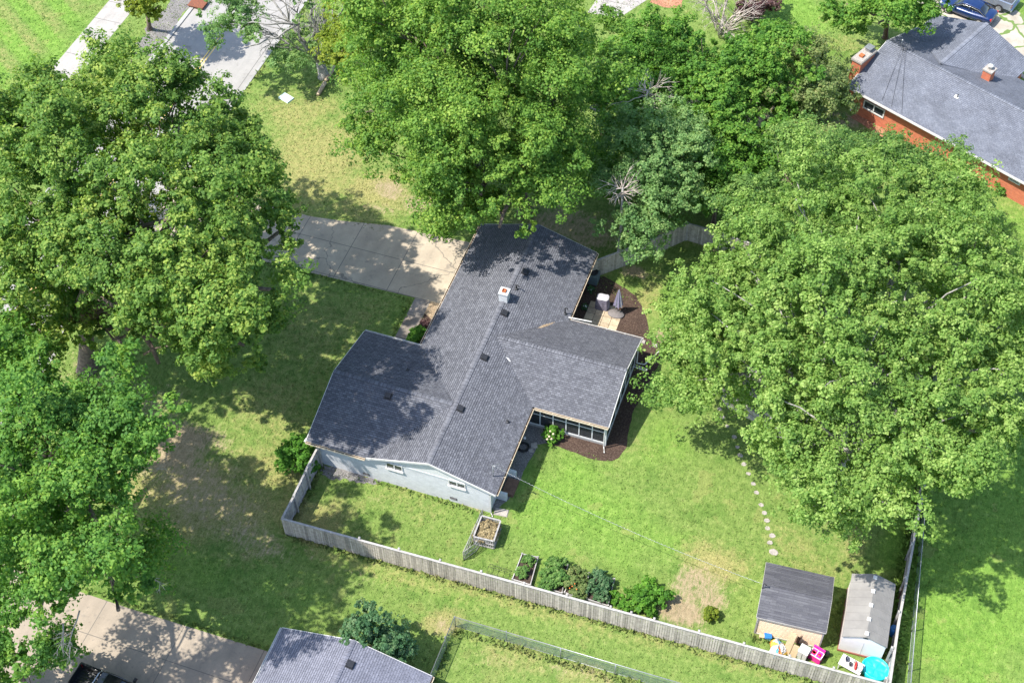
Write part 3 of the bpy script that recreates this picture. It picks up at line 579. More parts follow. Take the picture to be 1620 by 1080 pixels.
# south windows and crawl-space vents
def window(px0, px1, ytop, ybot, y, parent=house):
    a = onplane(px0, ytop, 1, y); b = onplane(px1, ybot, 1, y); cx = (a[0]+b[0])/2; wd = 1.12; zt = a[2]; zb = zt-.62; cz = (zt+zb)/2; h = zt-zb
    mb = MB()
    mb.box((cx, y-.02, zt-.03), (wd, .07, .06)); mb.box((cx, y-.05, zb-.02), (wd+.08, .16, .09))
    for k in (-1, 0, 1): mb.box((cx+k*(wd/2-.03), y-.02, cz+.01), (.06, .068, h-.06))
    f = mb.build('window', 'trim_white', parent)
    for k in (-1, 1):
        m2 = MB(); m2.box((cx+k*(wd/4), y-.008, cz+.01), (wd/2-.09, .014, h-.1)); m2.build('pane', 'dark_glass', f)
window(611.5, 636, 730, 742, sy0); window(710, 736, 757, 768, sy0)
for (px, py) in ((579.5, 749.5), (717.5, 788)):
    q = onplane(px, py, 1, sy0); mb = MB(); mb.box((q[0], sy0-.012, max(q[2], .16)), (.46, .03, .2))
    for i in range(4): mb.box((q[0], sy0-.034, max(q[2], .16)-.075+i*.05), (.42, .015, .012), tilt=('X', .5))
    mb.build('crawl_vent', 'dark_metal', house)
# west side: garage door and front door under the eaves
mb = MB()
for i in range(4): mb.box((sx0-.03, 18.3, .3+i*.54), (.05, 4.8, .52))
mb.build('garage_door', 'white_paint', house)
mb = MB(); mb.box((sx0-.03, 12.2, 1.03), (.05, .92, 2.05)); d_ = mb.build('door', 'red_base', house)
mb = MB(); mb.tube([(sx0-.08, 12.5, 1.0), (sx0-.08, 12.5, 1.12)], .02); mb.build('handle', 'grey_metal', d_)
# roof furniture
def roofz(x, y):
    z = EZ+PS*min(x, W-x) if 0 <= x <= W else -9
    if x <= W/2: z = max(z, EZ+wsl*min(y, WB-y))
    if x > W/2 and x > W-(pm-PD): z = max(z, EZ+PS*min(y-PD, PE-y))
    return z
def onroof(px, py, dz=0):
    z = 3.4
    for _ in range(12): q = at(px, py, z); z = .5*z+.5*(roofz(q[0], q[1])+dz)
    q = at(px, py, z); return (q[0], q[1], roofz(q[0], q[1]))
for (px, py) in ((799, 494), (767, 564), (729, 645), (614, 625), (831, 429)):
    q = onroof(px, py, .12); mb = MB(); xs = 1 if q[0] > W/2 else 0; sl_ = math.atan(PS) if xs else 0
    tl = ('Y', sl_) if xs else ('X', math.atan(wsl))
    mb.box((q[0], q[1], q[2]+.02), (.52, .52, .02), tilt=tl); mb.box((q[0], q[1], q[2]+.075), (.30, .30, .10), tilt=tl); mb.box((q[0], q[1], q[2]+.145), (.40, .40, .05), tilt=tl, taper=.86)
    mb.build('roof_vent', 'dark_metal', house)
for (px, py, h, hook) in ((803, 666, .25, 0), (645, 584, .25, 0), (817, 456, .4, 1), (894, 495, .6, 1)):
    q = onroof(px, py, .1); mb = MB(); mb.lathe((q[0], q[1], q[2]), [(.13, -.04), (.12, .03), (.06, .10)], 12)
    pts = [(q[0], q[1], q[2]), (q[0], q[1], q[2]+h)]
    if hook: pts += [(q[0]+.08, q[1]-.04, q[2]+h+.1), (q[0]+.22, q[1]-.1, q[2]+h+.06)]
    mb.tube(pts, .045, 8); mb.build('vent_pipe', 'dark_metal', house)
q = onroof(798, 472, .0); cz = q[2]-.1; mb = MB()
mb.wallbox(q[0]-.30, q[1]-.30, q[0]+.30, q[1]+.30, cz-.1, cz+.78); mb.box((q[0], q[1], cz+.81), (.68, .68, .07))
ch = mb.build('chimney', 'white_brick', house)
mb = MB()
for (a, b, c_, d_) in ((-.12, 0, .03, .27), (.12, 0, .03, .27), (0, -.12, .21, .03), (0, .12, .21, .03)): mb.box((q[0]+a, q[1]+b, cz+.90), (c_, d_, .12))
mb.box((q[0], q[1], cz+.855), (.2, .2, .01)); mb.build('flue', 'terracotta', ch)
# worn flashing patches on the valleys
def patch(pts, mat, name='flashing'):
    mb = MB(); V = []
    for a, b in pts:
        q = onroof(a, b); V.append((q[0], q[1], q[2]+.012))
    mb.face(V); mb.build(name, mat, house)
patch([(850, 519), (860, 513.5), (878, 509), (876, 511.5), (866, 516), (856, 519)], 'pebble_tan'); patch([(800, 564.5), (804, 566), (808.5, 572), (806, 571.5)], 'white_paint'); patch([(687, 582), (689, 582.5), (691.5, 592), (690.5, 592)], 'stone_pale')
# downspouts
def spout(pts): mb = MB(); mb.tube(pts, .045, 6, smooth=False); mb.build('downspout', 'trim_white', house)
spout([(W-.02, .16, 2.48), (W-.3, .22, 2.3), (W-.42, .24, 2.1), (W-.42, .2, .15), (W-.25, .0, .06)])
spout([(W+PC-.06, PD-.06, 2.48), (W+PC-.25, PD+.1, 2.3), (W+PC-.25, PD+.12, .2), (W+PC-.1, PD-.25, .06)])
spout([(W+PC+.05, PE+.07, 2.48), (W+PC-.1, PE-.3, 2.2), (W+PC-.1, PE-.3, .3), (W+PC+.4, PE-.1, .1), at(1050, 549, .06)])
spout([(W-.1, PE+.2, 2.62), (W+1.2, PE+.35, 2.56), at(936, 509, 2.5)])
# screened porch
px0, px1, py0, py1 = W-.5, W+PC-.25, PD+.38, PE-.38
mb = MB(); mb.prism([(px0, py0-.04), (px1+.04, py0-.04), (px1+.04, py1+.04), (px0, py1+.04)], 0, .2); mb.build('porch_floor', 'curb_concrete', house)
pf = MB(); zt_, zb_ = 2.5, .2
def frameline(a, b, n):
    a = Vector((*a, 0)); b = Vector((*b, 0)); d = b-a; rz = math.atan2(d.y, d.x); L = d.length; c = (a+b)/2
    for z, h in ((zt_-.02, .12), (zb_+.05, .1), (1.38, .055)): pf.box((c.x, c.y, z), (L, .06, h), rz)
    for i in range(n+1): p = a+d*(i/n); pf.box((p.x, p.y, (zt_+zb_)/2), (.07, .072, zt_-zb_-.01), rz)
    mb = MB(); mb.box((c.x, c.y, (zt_+zb_)/2), (L-.02, .008, zt_-zb_-.05), rz); mb.build('screen', 'screen_mesh', house)
frameline((px0, py0), (px1, py0), 6); frameline((px1, py0), (px1, py1), 6); frameline((px1, py1), (px0, py1), 6)
pf.build('porch_frame', 'white_paint', house)
mb = MB(); mb.box((px1+.0, py0+.0, 1.3), (.16, .16, 2.5)); mb.build('corner_post', 'white_paint', house)
# wall bracket on the porch's east side
mb = MB(); a = at(1001, 579, 1.9); b = at(1022, 586.5, 1.7)
mb.tube([a, b], .035, 6); mb.tube([at(1003, 576, 1.9), at(1024, 584, 1.7)], .025, 6); mb.tube([b, at(1024, 584, 1.7)], .025, 6); mb.build('wall_bracket', 'white_paint', house)
# side steps
mb = MB(); q = at(812, 772, .3); sx = W-.5
mb.box((sx+.62, q[1]+.1, .14), (.75, 1.2, .28)); st_ = mb.build('steps', 'brown_deck', house)
for dy in (.98, -.78): mb = MB(); mb.box((sx+.35, q[1]+dy, .35), (.7, .2, .7)); mb.build('side_wall', 'white_paint', st_)
# service mast and cable
mast_top = at(779.5, 736, 4.0); mb = MB(); mb.tube([(mast_top[0], mast_top[1], 2.3), mast_top], .035, 8)
mb.tube([mast_top, (mast_top[0]+.16, mast_top[1]-.05, mast_top[2]+.07), (mast_top[0]+.26, mast_top[1]-.08, mast_top[2]-.03)], .05, 8)
for d in ((.5, .35), (.75, .1), (.35, .55), (-.4, .15)): mb.tube([mast_top, (mast_top[0]+d[0]*.5, mast_top[1]+d[1]*.5, mast_top[2]-.12), (mast_top[0]+d[0], mast_top[1]+d[1], mast_top[2]-.42)], .013, 5)
mb.build('service_mast', 'grey_metal', house)

# ------------------------------------------------------------------ leaves and trees
def inpoly(x, y, poly):
    c = False; j = len(poly)-1
    for i in range(len(poly)):
        xi, yi = poly[i]; xj, yj = poly[j]
        if (yi > y) != (yj > y) and x < (xj-xi)*(y-yi)/(yj-yi)+xi: c = not c
        j = i
    return c
def leaves(C, Nrm, size, tint, rg):
    """one four-cornered leaf (folded along its rib) per centre"""
    n = len(C); t = rg.normal(size=(n, 3)); t -= (t*Nrm).sum(1)[:, None]*Nrm; t /= np.linalg.norm(t, axis=1)[:, None]+1e-9
    b = np.cross(Nrm, t); s_ = size[:, None]; up = Nrm*s_*.12
    V = np.stack([C-t*s_*.5, C-b*s_*.36+up, C+t*s_*.55, C+b*s_*.36+up], 1).reshape(-1, 3)
    return V, np.arange(n*4).reshape(n, 4), tint
def crown(parts, name, mat, parent, rg, leaf=.26, lobe=1.5, dens=1., clip=None, gaps=(), per=26, sub=15, base=(0, 0, 0), tlo=0., flat_=.75, thin=0., jitter=1., cull=-1.3):
    """parts: ellipsoids (centre, radius, half height). lobes sit on their surfaces, clumps on the lobes, leaves in the clumps"""
    CC = []; NN = []; TT = []; SS = []; lobes = []; seed_ = float(rg.uniform(0, 9))
    for ei, (c, a, h) in enumerate(parts):
        area = 4*math.pi*((a*a)**1.6/3+2*(a*h)**1.6/3)**(1/1.6)
        n = max(3, int(area*dens*1.6/(math.pi*lobe*lobe)))
        for _ in range(n):
            d = rg.normal(size=3); d /= np.linalg.norm(d)
            if d[2] < -.35 and rg.random() < .8: continue
            k = rg.uniform(.72, 1.0) if rg.random() > .18 else rg.uniform(.3, .7)
            if a > 2.4: k *= 1+.20*math.sin(5.2*d[0]+seed_*3+ei)*math.sin(4.6*d[1]+seed_+2*ei)+.10*math.sin(9*d[2]+7*d[0]+ei)
            p = np.array(c)+d*np.array([a, a, h])*k+rg.normal(size=3)*lobe*.3
            deep = False
            for ej, (c2, a2, h2) in enumerate(parts):
                if ej != ei and (((p-np.array(c2))/np.array([a2, a2, h2]))**2).sum() < .42: deep = True
            if deep and rg.random() < .75: continue
            if p[2] < 1.0 and base is not None and tlo >= 0 and h > 1.5: continue
            if clip is not None or gaps:
                qx, qy = proj(p)
                mg = lobe*10
                if clip is not None and not all(inpoly(qx+ox_, qy+oy_, clip) for ox_, oy_ in ((mg, 0), (-mg, 0), (0, mg), (0, -mg), (0, 0))): continue
                if any((qx-g[0])**2+(qy-g[1])**2 < g[2]**2 for g in gaps): continue
            if lobe > .8:
                fx = math.sin(p[0]*.83+seed_*1.7+1.9*math.sin(p[1]*.61))+math.sin(p[1]*.97+seed_*.9+1.6*math.sin(p[2]*.8+p[0]*.4))+math.sin(p[2]*1.1+p[0]*.55)
                if fx < cull and rg.random() < .8: continue
                if rg.random() < .06: continue
            lobes.append((p, d, lobe*(rg.uniform(.45, 1.1) if rg.random() < .75 else rg.uniform(1.1, 1.65))))
    for (p, d0, rl) in lobes:
        lt = rg.normal(0, .12)+.13*math.sin(p[0]*.45+seed_)*math.sin(p[1]*.5+seed_*2); m = max(3, int(sub*rg.uniform(.75, 1.25)*max(.5, (rl/lobe))**1.2))
        D = rg.normal(size=(m, 3))+d0*.55+np.array([0, 0, .45]); D /= np.linalg.norm(D, axis=1)[:, None]
        sc = p+D*rl*rg.uniform(.3, 1.3, (m, 1))*np.array([1, 1, flat_])
        rc = rl*rg.uniform(.20, .42, m)
        for q, dd, r in zip(sc, D, rc):
            k = max(4, int(per*1.75*rg.uniform(.6, 1.4)))
            E = rg.normal(size=(k, 3)); E /= np.linalg.norm(E, axis=1)[:, None]; rr = r*rg.random(k)**.45
            P = q+E*rr[:, None]*np.array([1, 1, .7])
            N_ = E*.45+dd*.5+np.array([0, 0, .55])+rg.normal(size=(k, 3))*.45*jitter; N_ /= np.linalg.norm(N_, axis=1)[:, None]
            ct = lt*.8+rg.normal(0, .13)
            CC.append(P); NN.append(N_); TT.append(np.clip(.45+ct+rg.normal(0, .21, k), 0, 1)); SS.append(leaf*.70*rg.uniform(.55, 1.45, k))
    C = np.concatenate(CC); N_ = np.concatenate(NN); T = np.concatenate(TT); S = np.concatenate(SS)
    if thin: 
        kk = rg.random(len(C)) > thin; C, N_, T, S = C[kk], N_[kk], T[kk], S[kk]
    kk = C[:, 2] > .03; C, N_, T, S = C[kk], N_[kk], T[kk], S[kk]
    V, F, T = leaves(C, N_, S, T, rg); V = V-np.array(base)
    np_mesh(name, V, F, mat, parent, face_attr=dict(tint=T))
    return lobes, len(C)
def limb(mb, a, b, r0, r1, rg, sag=.12, n=6, bend=.08):
    a = np.array(a, float); b = np.array(b, float); L = np.linalg.norm(b-a); off = rg.normal(size=3)*bend*L; off[2] += sag*L
    pts = []
    for i in range(n+1):
        t = i/n; pts.append(a+(b-a)*t+off*math.sin(math.pi*t)*(1-.3*t)+rg.normal(size=3)*.012*L*(0 < i < n))
    mb.tube(pts, [r0+(r1-r0)*(i/n)**.8 for i in range(n+1)], 7 if r0 > .08 else 5); return pts
TOTAL = 0
def tree(name, label, cat, base, parts, mat, seed, bark='bark', tr=.35, fork=None, dead=(), nb=34, group=None, stems=1, **kw):
    """parts given as (px, py, z, radius, half height)"""
    global TOTAL
    rg = np.random.default_rng(seed); root = thing(name, label, cat, (base[0], base[1], 0), group=group); B = np.array([base[0], base[1], 0.])
    P3 = [(at(px, py, z), a, h) for (px, py, z, a, h) in parts]
    lobes, n = crown(P3, 'crown', mat, root, rg, base=B, **kw); TOTAL += n
    mb = MB(); cz = np.mean([p[0][2] for p in P3]); fz = fork if fork else cz*.45
    for sidx in range(stems):
        of = rg.normal(size=3)*.25*(stems > 1)*3; of[2] = 0
        bb = B+of*.3; top = np.array([base[0]*.8+.2*np.mean([p[0][0] for p in P3]), base[1]*.8+.2*np.mean([p[0][1] for p in P3]), fz])+of
        mb.tube([bb+[0, 0, -.2], bb+[0, 0, .25], bb*.6+top*.4-[0, 0, 0], top], [tr*1.7, tr*1.15, tr*.95, tr*.8], 10)
        ends = []
        for (c, a, h) in P3[sidx::stems]:
            e = np.array(c)-[0, 0, h*.2]; limb(mb, top, e, tr*.6, tr*.22, rg); ends.append((e, a))
        idx = rg.permutation(len(lobes))[:nb//stems]
        for i in idx:
            p, d, rl = lobes[i]; e = min(ends, key=lambda q: np.linalg.norm(q[0]-p)); s0 = e[0]*.8+top*.2
            limb(mb, s0, p+d*rl*.4, tr*.17, .025, rg, .05)
    mb.build('trunk', bark, root, origin=B)
    for (px, py, z, sz, dr) in dead:
        db = MB(); o_ = np.array(at(px, py, z)); twigs(db, o_, np.array(dr, float), sz, .05, rg, 3); db.build('dead_branch', 'dead_wood', root, origin=B)
    return root
def twigs(mb, o_, d, L, r, rg, lev, spread=.55, kids=3):
    d = d/np.linalg.norm(d); pts = [o_]; p = o_.copy(); dd = d.copy()
    for i in range(4):
        dd = dd+rg.normal(size=3)*.16; dd /= np.linalg.norm(dd); p = p+dd*L/4; pts.append(p.copy())
    mb.tube(pts, [r, r*.85, r*.7, r*.5, r*.25], 5)
    if lev > 0:
        for k in range(kids):
            i = int(rg.integers(1, 4)); nd = dd+rg.normal(size=3)*spread; twigs(mb, pts[i], nd, L*rg.uniform(.45, .7), r*.55, rg, lev-1, spread, kids)

T1clip = [(-80, 120), (20, 150), (70, 105), (120, 108), (150, 72), (215, 60), (245, 95), (280, 70), (300, 115), (345, 110), (390, 140), (400, 195), (438, 225), (440, 285), (455, 310), (502, 345), (475, 385),
          (430, 395), (470, 430), (462, 500), (440, 520), (420, 610), (370, 640), (330, 590), (260, 545), (190, 540), (130, 560), (60, 600), (-80, 640)]
T1 = tree('oak_tree', 'huge dark green oak beside the road, over the west end of the driveway', 'tree', (-21.8, 2.2),
     [(165, 235, 15, 7.5, 5), (40, 300, 14, 7, 5), (70, 200, 13, 5.5, 4), (290, 175, 13.5, 5.2, 4), (370, 265, 12, 4.8, 3.5), (425, 320, 10.5, 3.6, 2.6), (450, 355, 9, 2.6, 1.4), (270, 330, 16, 5, 4), (130, 400, 14.5, 4.8, 3.4),
      (210, 480, 14, 4.2, 2.8), (310, 430, 15.5, 4.4, 3), (345, 500, 15, 3.0, 2), (430, 450, 12.5, 2.5, 2.4), (280, 525, 11, 3.2, 1.8), (385, 540, 8, 3.2, 1.8), (350, 590, 6, 2.6, 1.4), (30, 410, 11, 5, 3.4), (100, 500, 8, 4, 2.2), (20, 500, 8, 4, 2.4), (190, 540, 8, 3.4, 1.8), (70, 560, 7, 3.6, 2), (0, 570, 7, 3.6, 2), (250, 570, 6, 3, 1.6)],
     'leaf_oak', 101, tr=.55, fork=5.5, clip=T1clip, cull=-1.3, gaps=((88, 440, 15), (45, 495, 12), (285, 215, 8), (385, 385, 10)), leaf=.27, lobe=1.15, nb=60, dens=.95,
     dead=((345, 505, 9, 1.6, (1, -.5, .2)),))
T2clip = [(-80, 520), (40, 525), (85, 555), (140, 545), (195, 540), (235, 590), (235, 625), (275, 630), (308, 690), (285, 712), (225, 725), (190, 760), (205, 850), (268, 875), (275, 925), (220, 950),
          (226, 990), (195, 1005), (170, 970), (130, 950), (110, 975), (60, 1005), (20, 1000), (-60, 1010)]
tree('oak_tree', 'bright green oak in the lower left corner, reaching over the concrete driveway', 'tree', (-17.5, -8.5),
     [(60, 650, 13, 5, 3.6), (190, 640, 14, 3.6, 2.6), (245, 685, 14.5, 3.2, 2.2), (60, 780, 14, 5.5, 4), (150, 820, 14.5, 4, 3.2), (50, 890, 12, 4.4, 3), (150, 905, 12.5, 3, 2.4), (185, 960, 9.5, 1.7, 1.6), (60, 960, 9, 2.6, 1.8), (235, 905, 6, 1.8, 1.2), (130, 700, 13, 4, 3), (20, 720, 11, 4.5, 3), (110, 610, 12, 3.4, 2.4), (20, 620, 11, 4, 3), (205, 800, 12, 2.4, 2)],
     'leaf_big', 202, tr=.5, fork=5, clip=T2clip, gaps=((95, 965, 14), (75, 940, 12), (195, 770, 14), (10, 920, 12), (150, 940, 10)), leaf=.265, lobe=1.3, nb=50, per=28,
     dead=((213, 911, 6.5, 1.7, (1, .3, .1)), (126, 965, 9, 2.2, (.3, -1.2, -.3)), (100, 985, 8.5, 1.8, (.3, -1.2, -.4)), (183, 760, 10, 1.8, (.6, -.6, -.2)), (195, 745, 10, 2, (1, 0, -.1))))
tree('young_oak', 'small dark leafy tree beside the black pickup, in the very corner', 'tree', at(40, 1090)[:2],
     [(85, 1050, 3.5, 1.7, 1.4), (40, 1060, 4, 2, 1.6), (0, 1040, 4, 2, 1.6), (100, 1020, 3, 1., .8)], 'leaf_big', 203, tr=.16, leaf=.28, lobe=.9, nb=10, clip=[(-60, 1000), (10, 1005), (40, 1035), (70, 1010), (100, 1005), (125, 1030), (122, 1062), (100, 1100), (-60, 1120)])
T3clip = [(560, -60), (545, 40), (530, 95), (512, 140), (510, 195), (545, 212), (535, 245), (575, 262), (600, 255), (625, 278), (650, 292), (690, 318), (612, 352), (650, 374), (700, 382), (760, 372), (790, 388),
          (818, 385), (868, 362), (880, 330), (930, 325), (955, 290), (935, 240), (950, 180), (985, 130), (1000, 80), (975, 30), (985, -60)]
tree('oak_tree', 'tallest oak, standing north-west of the house with a lopsided yellow-green side', 'tree', (1.8, 25.8),
     [(600, 60, 12, 4.5, 4), (570, 165, 9, 3.6, 3), (680, 60, 15, 5, 4.5), (680, 170, 12, 4.8, 3.6), (760, -30, 19, 5, 4.5), (870, 20, 16, 5, 4.5), (800, 100, 16, 4.6, 4), (910, 110, 13, 4.5, 3.6), (860, 200, 11, 4.6, 3.4), (760, 215, 12, 4.5, 3.4),
      (670, 260, 8.5, 3.6, 2.2), (760, 300, 9, 4.2, 2.4), (850, 295, 8.5, 3.6, 2.4), (690, 340, 6.5, 2.8, 1.4), (790, 355, 7.5, 3.0, 1.5), (930, 210, 9, 3, 2.5)],
     'leaf_center', 303, tr=.5, fork=4, clip=T3clip, gaps=((790, 30, 17), (775, 85, 14), (735, 165, 16), (795, 185, 13), (925, 170, 20), (640, 225, 12), (880, 250, 14), (720, 325, 12), (640, 120, 12)), leaf=.24, lobe=1.4, nb=60, flat_=.5, sub=20,
     dead=((772, 70, 15, 1.5, (0, -1, .5)), (917, 165, 10, 1.8, (1, 0, .2)), (685, 225, 9, 1.2, (1, .4, .1)), (900, 40, 15, 1.5, (1, -.2, .1))))
tree('locust_tree', 'lacy pale green tree overhanging the small wooden fence behind the patio', 'tree', (12.6, 27.2),
     [(1010, 240, 7.5, 3.6, 2.6), (1080, 250, 7, 3.4, 2.4), (1020, 330, 6, 2.8, 1.8), (1090, 320, 6, 3, 1.8), (985, 370, 4.8, 1.9, 1.1), (1050, 190, 7.5, 2.6, 2.2)], 'leaf_thin', 404, tr=.22, leaf=.22, lobe=1.1, nb=34, dens=1.1,
     clip=[(955, 200), (985, 170), (1020, 165), (1060, 160), (1100, 190), (1130, 240), (1130, 300), (1115, 355), (1075, 365), (1055, 385), (1068, 430), (1005, 412), (955, 412), (930, 395), (915, 350), (950, 330), (935, 280)],
     gaps=((985, 300, 22), (960, 330, 18)))
for i, (px, py, z, sz, lab) in enumerate(((1024, 143, 9, 2.6, 'bare dead treetop, larger, spreading grey twigs over the dense green trees'), (985, 297, 8, 1.9, 'bare dead treetop, smaller, in the dark gap beside the lacy tree'))):
    rg = np.random.default_rng(40+i); o_ = np.array(at(px, py, z)); root = thing('dead_tree', lab, 'dead tree', (o_[0], o_[1], 0), group='dead treetops among the trees north of the house'); B = np.array([o_[0], o_[1], 0])
    mb = MB(); mb.tube([B, (B+o_)/2+[.1, 0, 0], o_], [.14, .11, .07], 7); mb.build('trunk', 'bark_grey', root, origin=B)
    mb = MB()
    for k in range(17): t = k*2.4; twigs(mb, o_-[0, 0, rg.uniform(0, .6)], np.array([math.cos(t), math.sin(t), rg.uniform(-.05, .75)]), sz*rg.uniform(.55, .95), .04, rg, 2, .35, 2)
    mb.build('branches', 'dead_wood', root, origin=B)
shr = [('bushy_tree', 'dense bright green tree, leftmost of the thicket, beneath the pale far driveway', [(1035, 65, 6, 3, 3), (1050, 130, 5, 2.6, 2.4), (1000, 110, 5, 2.6, 2.2)], 'leaf_hedge', .26),
       ('bushy_tree', 'dense bright green tree in front of the bare grey tree', [(1120, 90, 7, 3.4, 2.6), (1100, 160, 6, 3.2, 2.4), (1160, 130, 6.5, 2.8, 2.4)], 'leaf_hedge', .27),
       ('bushy_tree', 'widest bright green tree in the middle of the thicket left of the red brick house', [(1215, 105, 7, 3.2, 2.6), (1190, 165, 6.5, 3.2, 2.4), (1150, 215, 5.5, 3, 2.2)], 'leaf_hedge', .27),
       ('bushy_tree', 'olive green feathery tree at the upper edge of the thicket, next to the sunny lawn', [(1255, 65, 4.5, 2.6, 1.8), (1300, 95, 4, 2.2, 1.6)], 'leaf_olive', .22),
       ('bushy_tree', 'mixed olive and brownish shrub tree against the corner of the red brick house', [(1290, 150, 4, 2.8, 2), (1325, 185, 3, 1.9, 1.5), (1250, 180, 5, 2.8, 2)], 'leaf_olive', .24),
       ('bushy_tree', 'shaded deep green tree filling the dark gap right of the tallest oak', [(975, 145, 5.5, 2.8, 2.4), (965, 215, 4.5, 2.8, 2.2), (935, 285, 4, 2.2, 1.8), (955, 85, 5, 2.6, 2)], 'leaf_hedge', .24),
       ('bushy_tree', 'shaded deep green tree between the lacy tree and the broad pale maple', [(1130, 275, 4.5, 2.6, 2), (1170, 270, 5, 2.4, 2), (1115, 315, 3.5, 2, 1.5)], 'leaf_hedge', .26)]
for i, (nm, lab, pp, mt, lf) in enumerate(shr):
    g = [at(a[0], a[1], a[2]) for a in pp]; b = (np.mean([q[0] for q in g]), np.mean([q[1] for q in g]))
    tree(nm, lab, 'tree', b, pp, mt, 500+i, tr=.16, leaf=lf, lobe=.95, nb=14, group='trees of the thicket between the two houses', per=24, fork=1.6,
         clip=[(960, 60), (985, 35), (1025, 14), (1075, 20), (1110, 48), (1180, 52), (1225, 30), (1262, 40), (1310, 70), (1342, 120), (1350, 170), (1345, 215), (1235, 245), (1185, 325), (1140, 350), (1095, 330), (1050, 240), (975, 250), (960, 320), (915, 320), (915, 250), (925, 60)])
T6clip = [(1020, 490), (1060, 440), (1105, 415), (1122, 370), (1132, 320), (1170, 275), (1210, 235), (1270, 215), (1310, 225), (1520, 255), (1548, 290), (1560, 330), (1590, 365), (1700, 370), (1680, 700), (1600, 690), (1570, 770), (1590, 750), (1545, 752), (1530, 790), (1490, 785), (1460, 830),
          (1415, 855), (1370, 850), (1330, 868), (1300, 850), (1260, 838), (1210, 835), (1225, 790), (1215, 745), (1192, 705), (1172, 668), (1135, 638), (1080, 655), (1040, 640), (1022, 600), (1050, 560), (1060, 520)]
tree('maple_tree', 'enormous pale yellow-green maple filling the right side above the two sheds', 'tree', (28.5, 8.5),
     [(1190, 420, 9.5, 4.6, 3), (1120, 470, 7.5, 3.2, 2.4), (1320, 360, 13, 5.2, 4), (1430, 330, 12, 5, 4), (1550, 380, 12, 5.2, 4), (1330, 480, 14, 5, 4), (1470, 460, 14, 5.2, 4), (1590, 500, 12, 5, 4), (1230, 540, 11, 4.6, 3.4), (1110, 590, 6.5, 3.4, 2), (1185, 570, 8, 3.6, 2.4), (1100, 540, 6.5, 2.8, 1.8), (1075, 600, 5.5, 2.2, 1.4),
      (1360, 590, 12.5, 5, 3.6), (1500, 590, 12.5, 4.6, 3.6), (1220, 650, 9, 4, 2.8), (1340, 700, 11, 4.6, 3), (1470, 700, 12, 4.4, 3), (1400, 790, 10.5, 3.4, 2), (1280, 780, 7.5, 3.4, 2), (1560, 690, 10, 3.2, 2.4)],
     'leaf_maple', 606, bark='bark_grey', tr=.55, fork=3, clip=T6clip, gaps=((1305, 535, 12), (1460, 525, 13), (1255, 590, 8), (1460, 650, 12), (1290, 690, 10)), leaf=.23, lobe=1.0, nb=90, dens=1.0, sub=12, cull=-1.2,
     dead=((1195, 585, 9, 1.6, (1, -.1, 0)), (1290, 712, 9, 1.8, (.5, .6, .4)), (1345, 440, 13, 1.4, (-1, .5, 0)), (1285, 800, 8, 1.5, (1, .3, .2))))
tree('ash_tree', 'deeper green tree behind the maple, touching the roof of the red brick house', 'tree', (22.0, 31.0),
     [(1240, 275, 8, 4, 3), (1330, 245, 8.5, 4.2, 3), (1420, 225, 8, 3.6, 2.6), (1490, 265, 8, 3.6, 2.6), (1200, 330, 7, 3, 2.4), (1380, 300, 8.5, 4, 2.6)], 'leaf_bluegreen', 707, tr=.3, leaf=.22, lobe=1.15, nb=30,
     clip=[(1130, 330), (1190, 255), (1205, 225), (1250, 200), (1300, 200), (1340, 212), (1375, 228), (1405, 226), (1430, 180), (1455, 182), (1470, 208), (1500, 222), (1535, 238), (1550, 268), (1555, 320), (1400, 370), (1140, 410)])
tree('shade_tree', 'leafy tree at the top right, its boughs touching the roof behind the blue car', 'tree', at(1400, 60)[:2],
     [(1340, 0, 5.5, 3, 2), (1400, 5, 6, 3.2, 2.2), (1460, 0, 6, 2.8, 2.2), (1390, 35, 4, 2, 1.2)], 'leaf_hedge', 808, tr=.2, leaf=.25, lobe=1.0, nb=20,
     clip=[(1290, -60), (1292, 20), (1330, 45), (1380, 55), (1440, 45), (1475, 28), (1505, 14), (1515, -60)])
tree('round_tree', 'small round dark tree against the grey roof at the bottom edge', 'tree', at(598, 1045)[:2],
     [(588, 997, 3.2, 1.4, 1.5), (628, 1020, 2.6, .9, 1.0)], 'leaf_dark', 909, tr=.12, leaf=.19, lobe=.6, nb=10, sub=13, fork=1.2)
tree('young_tree', 'small yellow-green tree between the sidewalk and the road, at the top edge', 'tree', at(237, 47)[:2],
     [(220, 0, 5, 2, 1.6), (250, 5, 5, 1.8, 1.4), (235, -15, 6.5, 2, 1.6)], 'leaf_yellow', 910, tr=.2, leaf=.22, lobe=.8, nb=12, fork=1.8, clip=[(180, -80), (188, 12), (215, 30), (240, 38), (275, 28), (290, -80)])
tree('young_tree', 'small yellowish tree crown peeping over the far driveway at top centre', 'tree', (-7.5, 40.5),
     [(555, 40, 7, 2.4, 2.4), (560, 90, 6, 2, 1.8)], 'leaf_yellow', 911, tr=.16, leaf=.24, lobe=.9, nb=10)
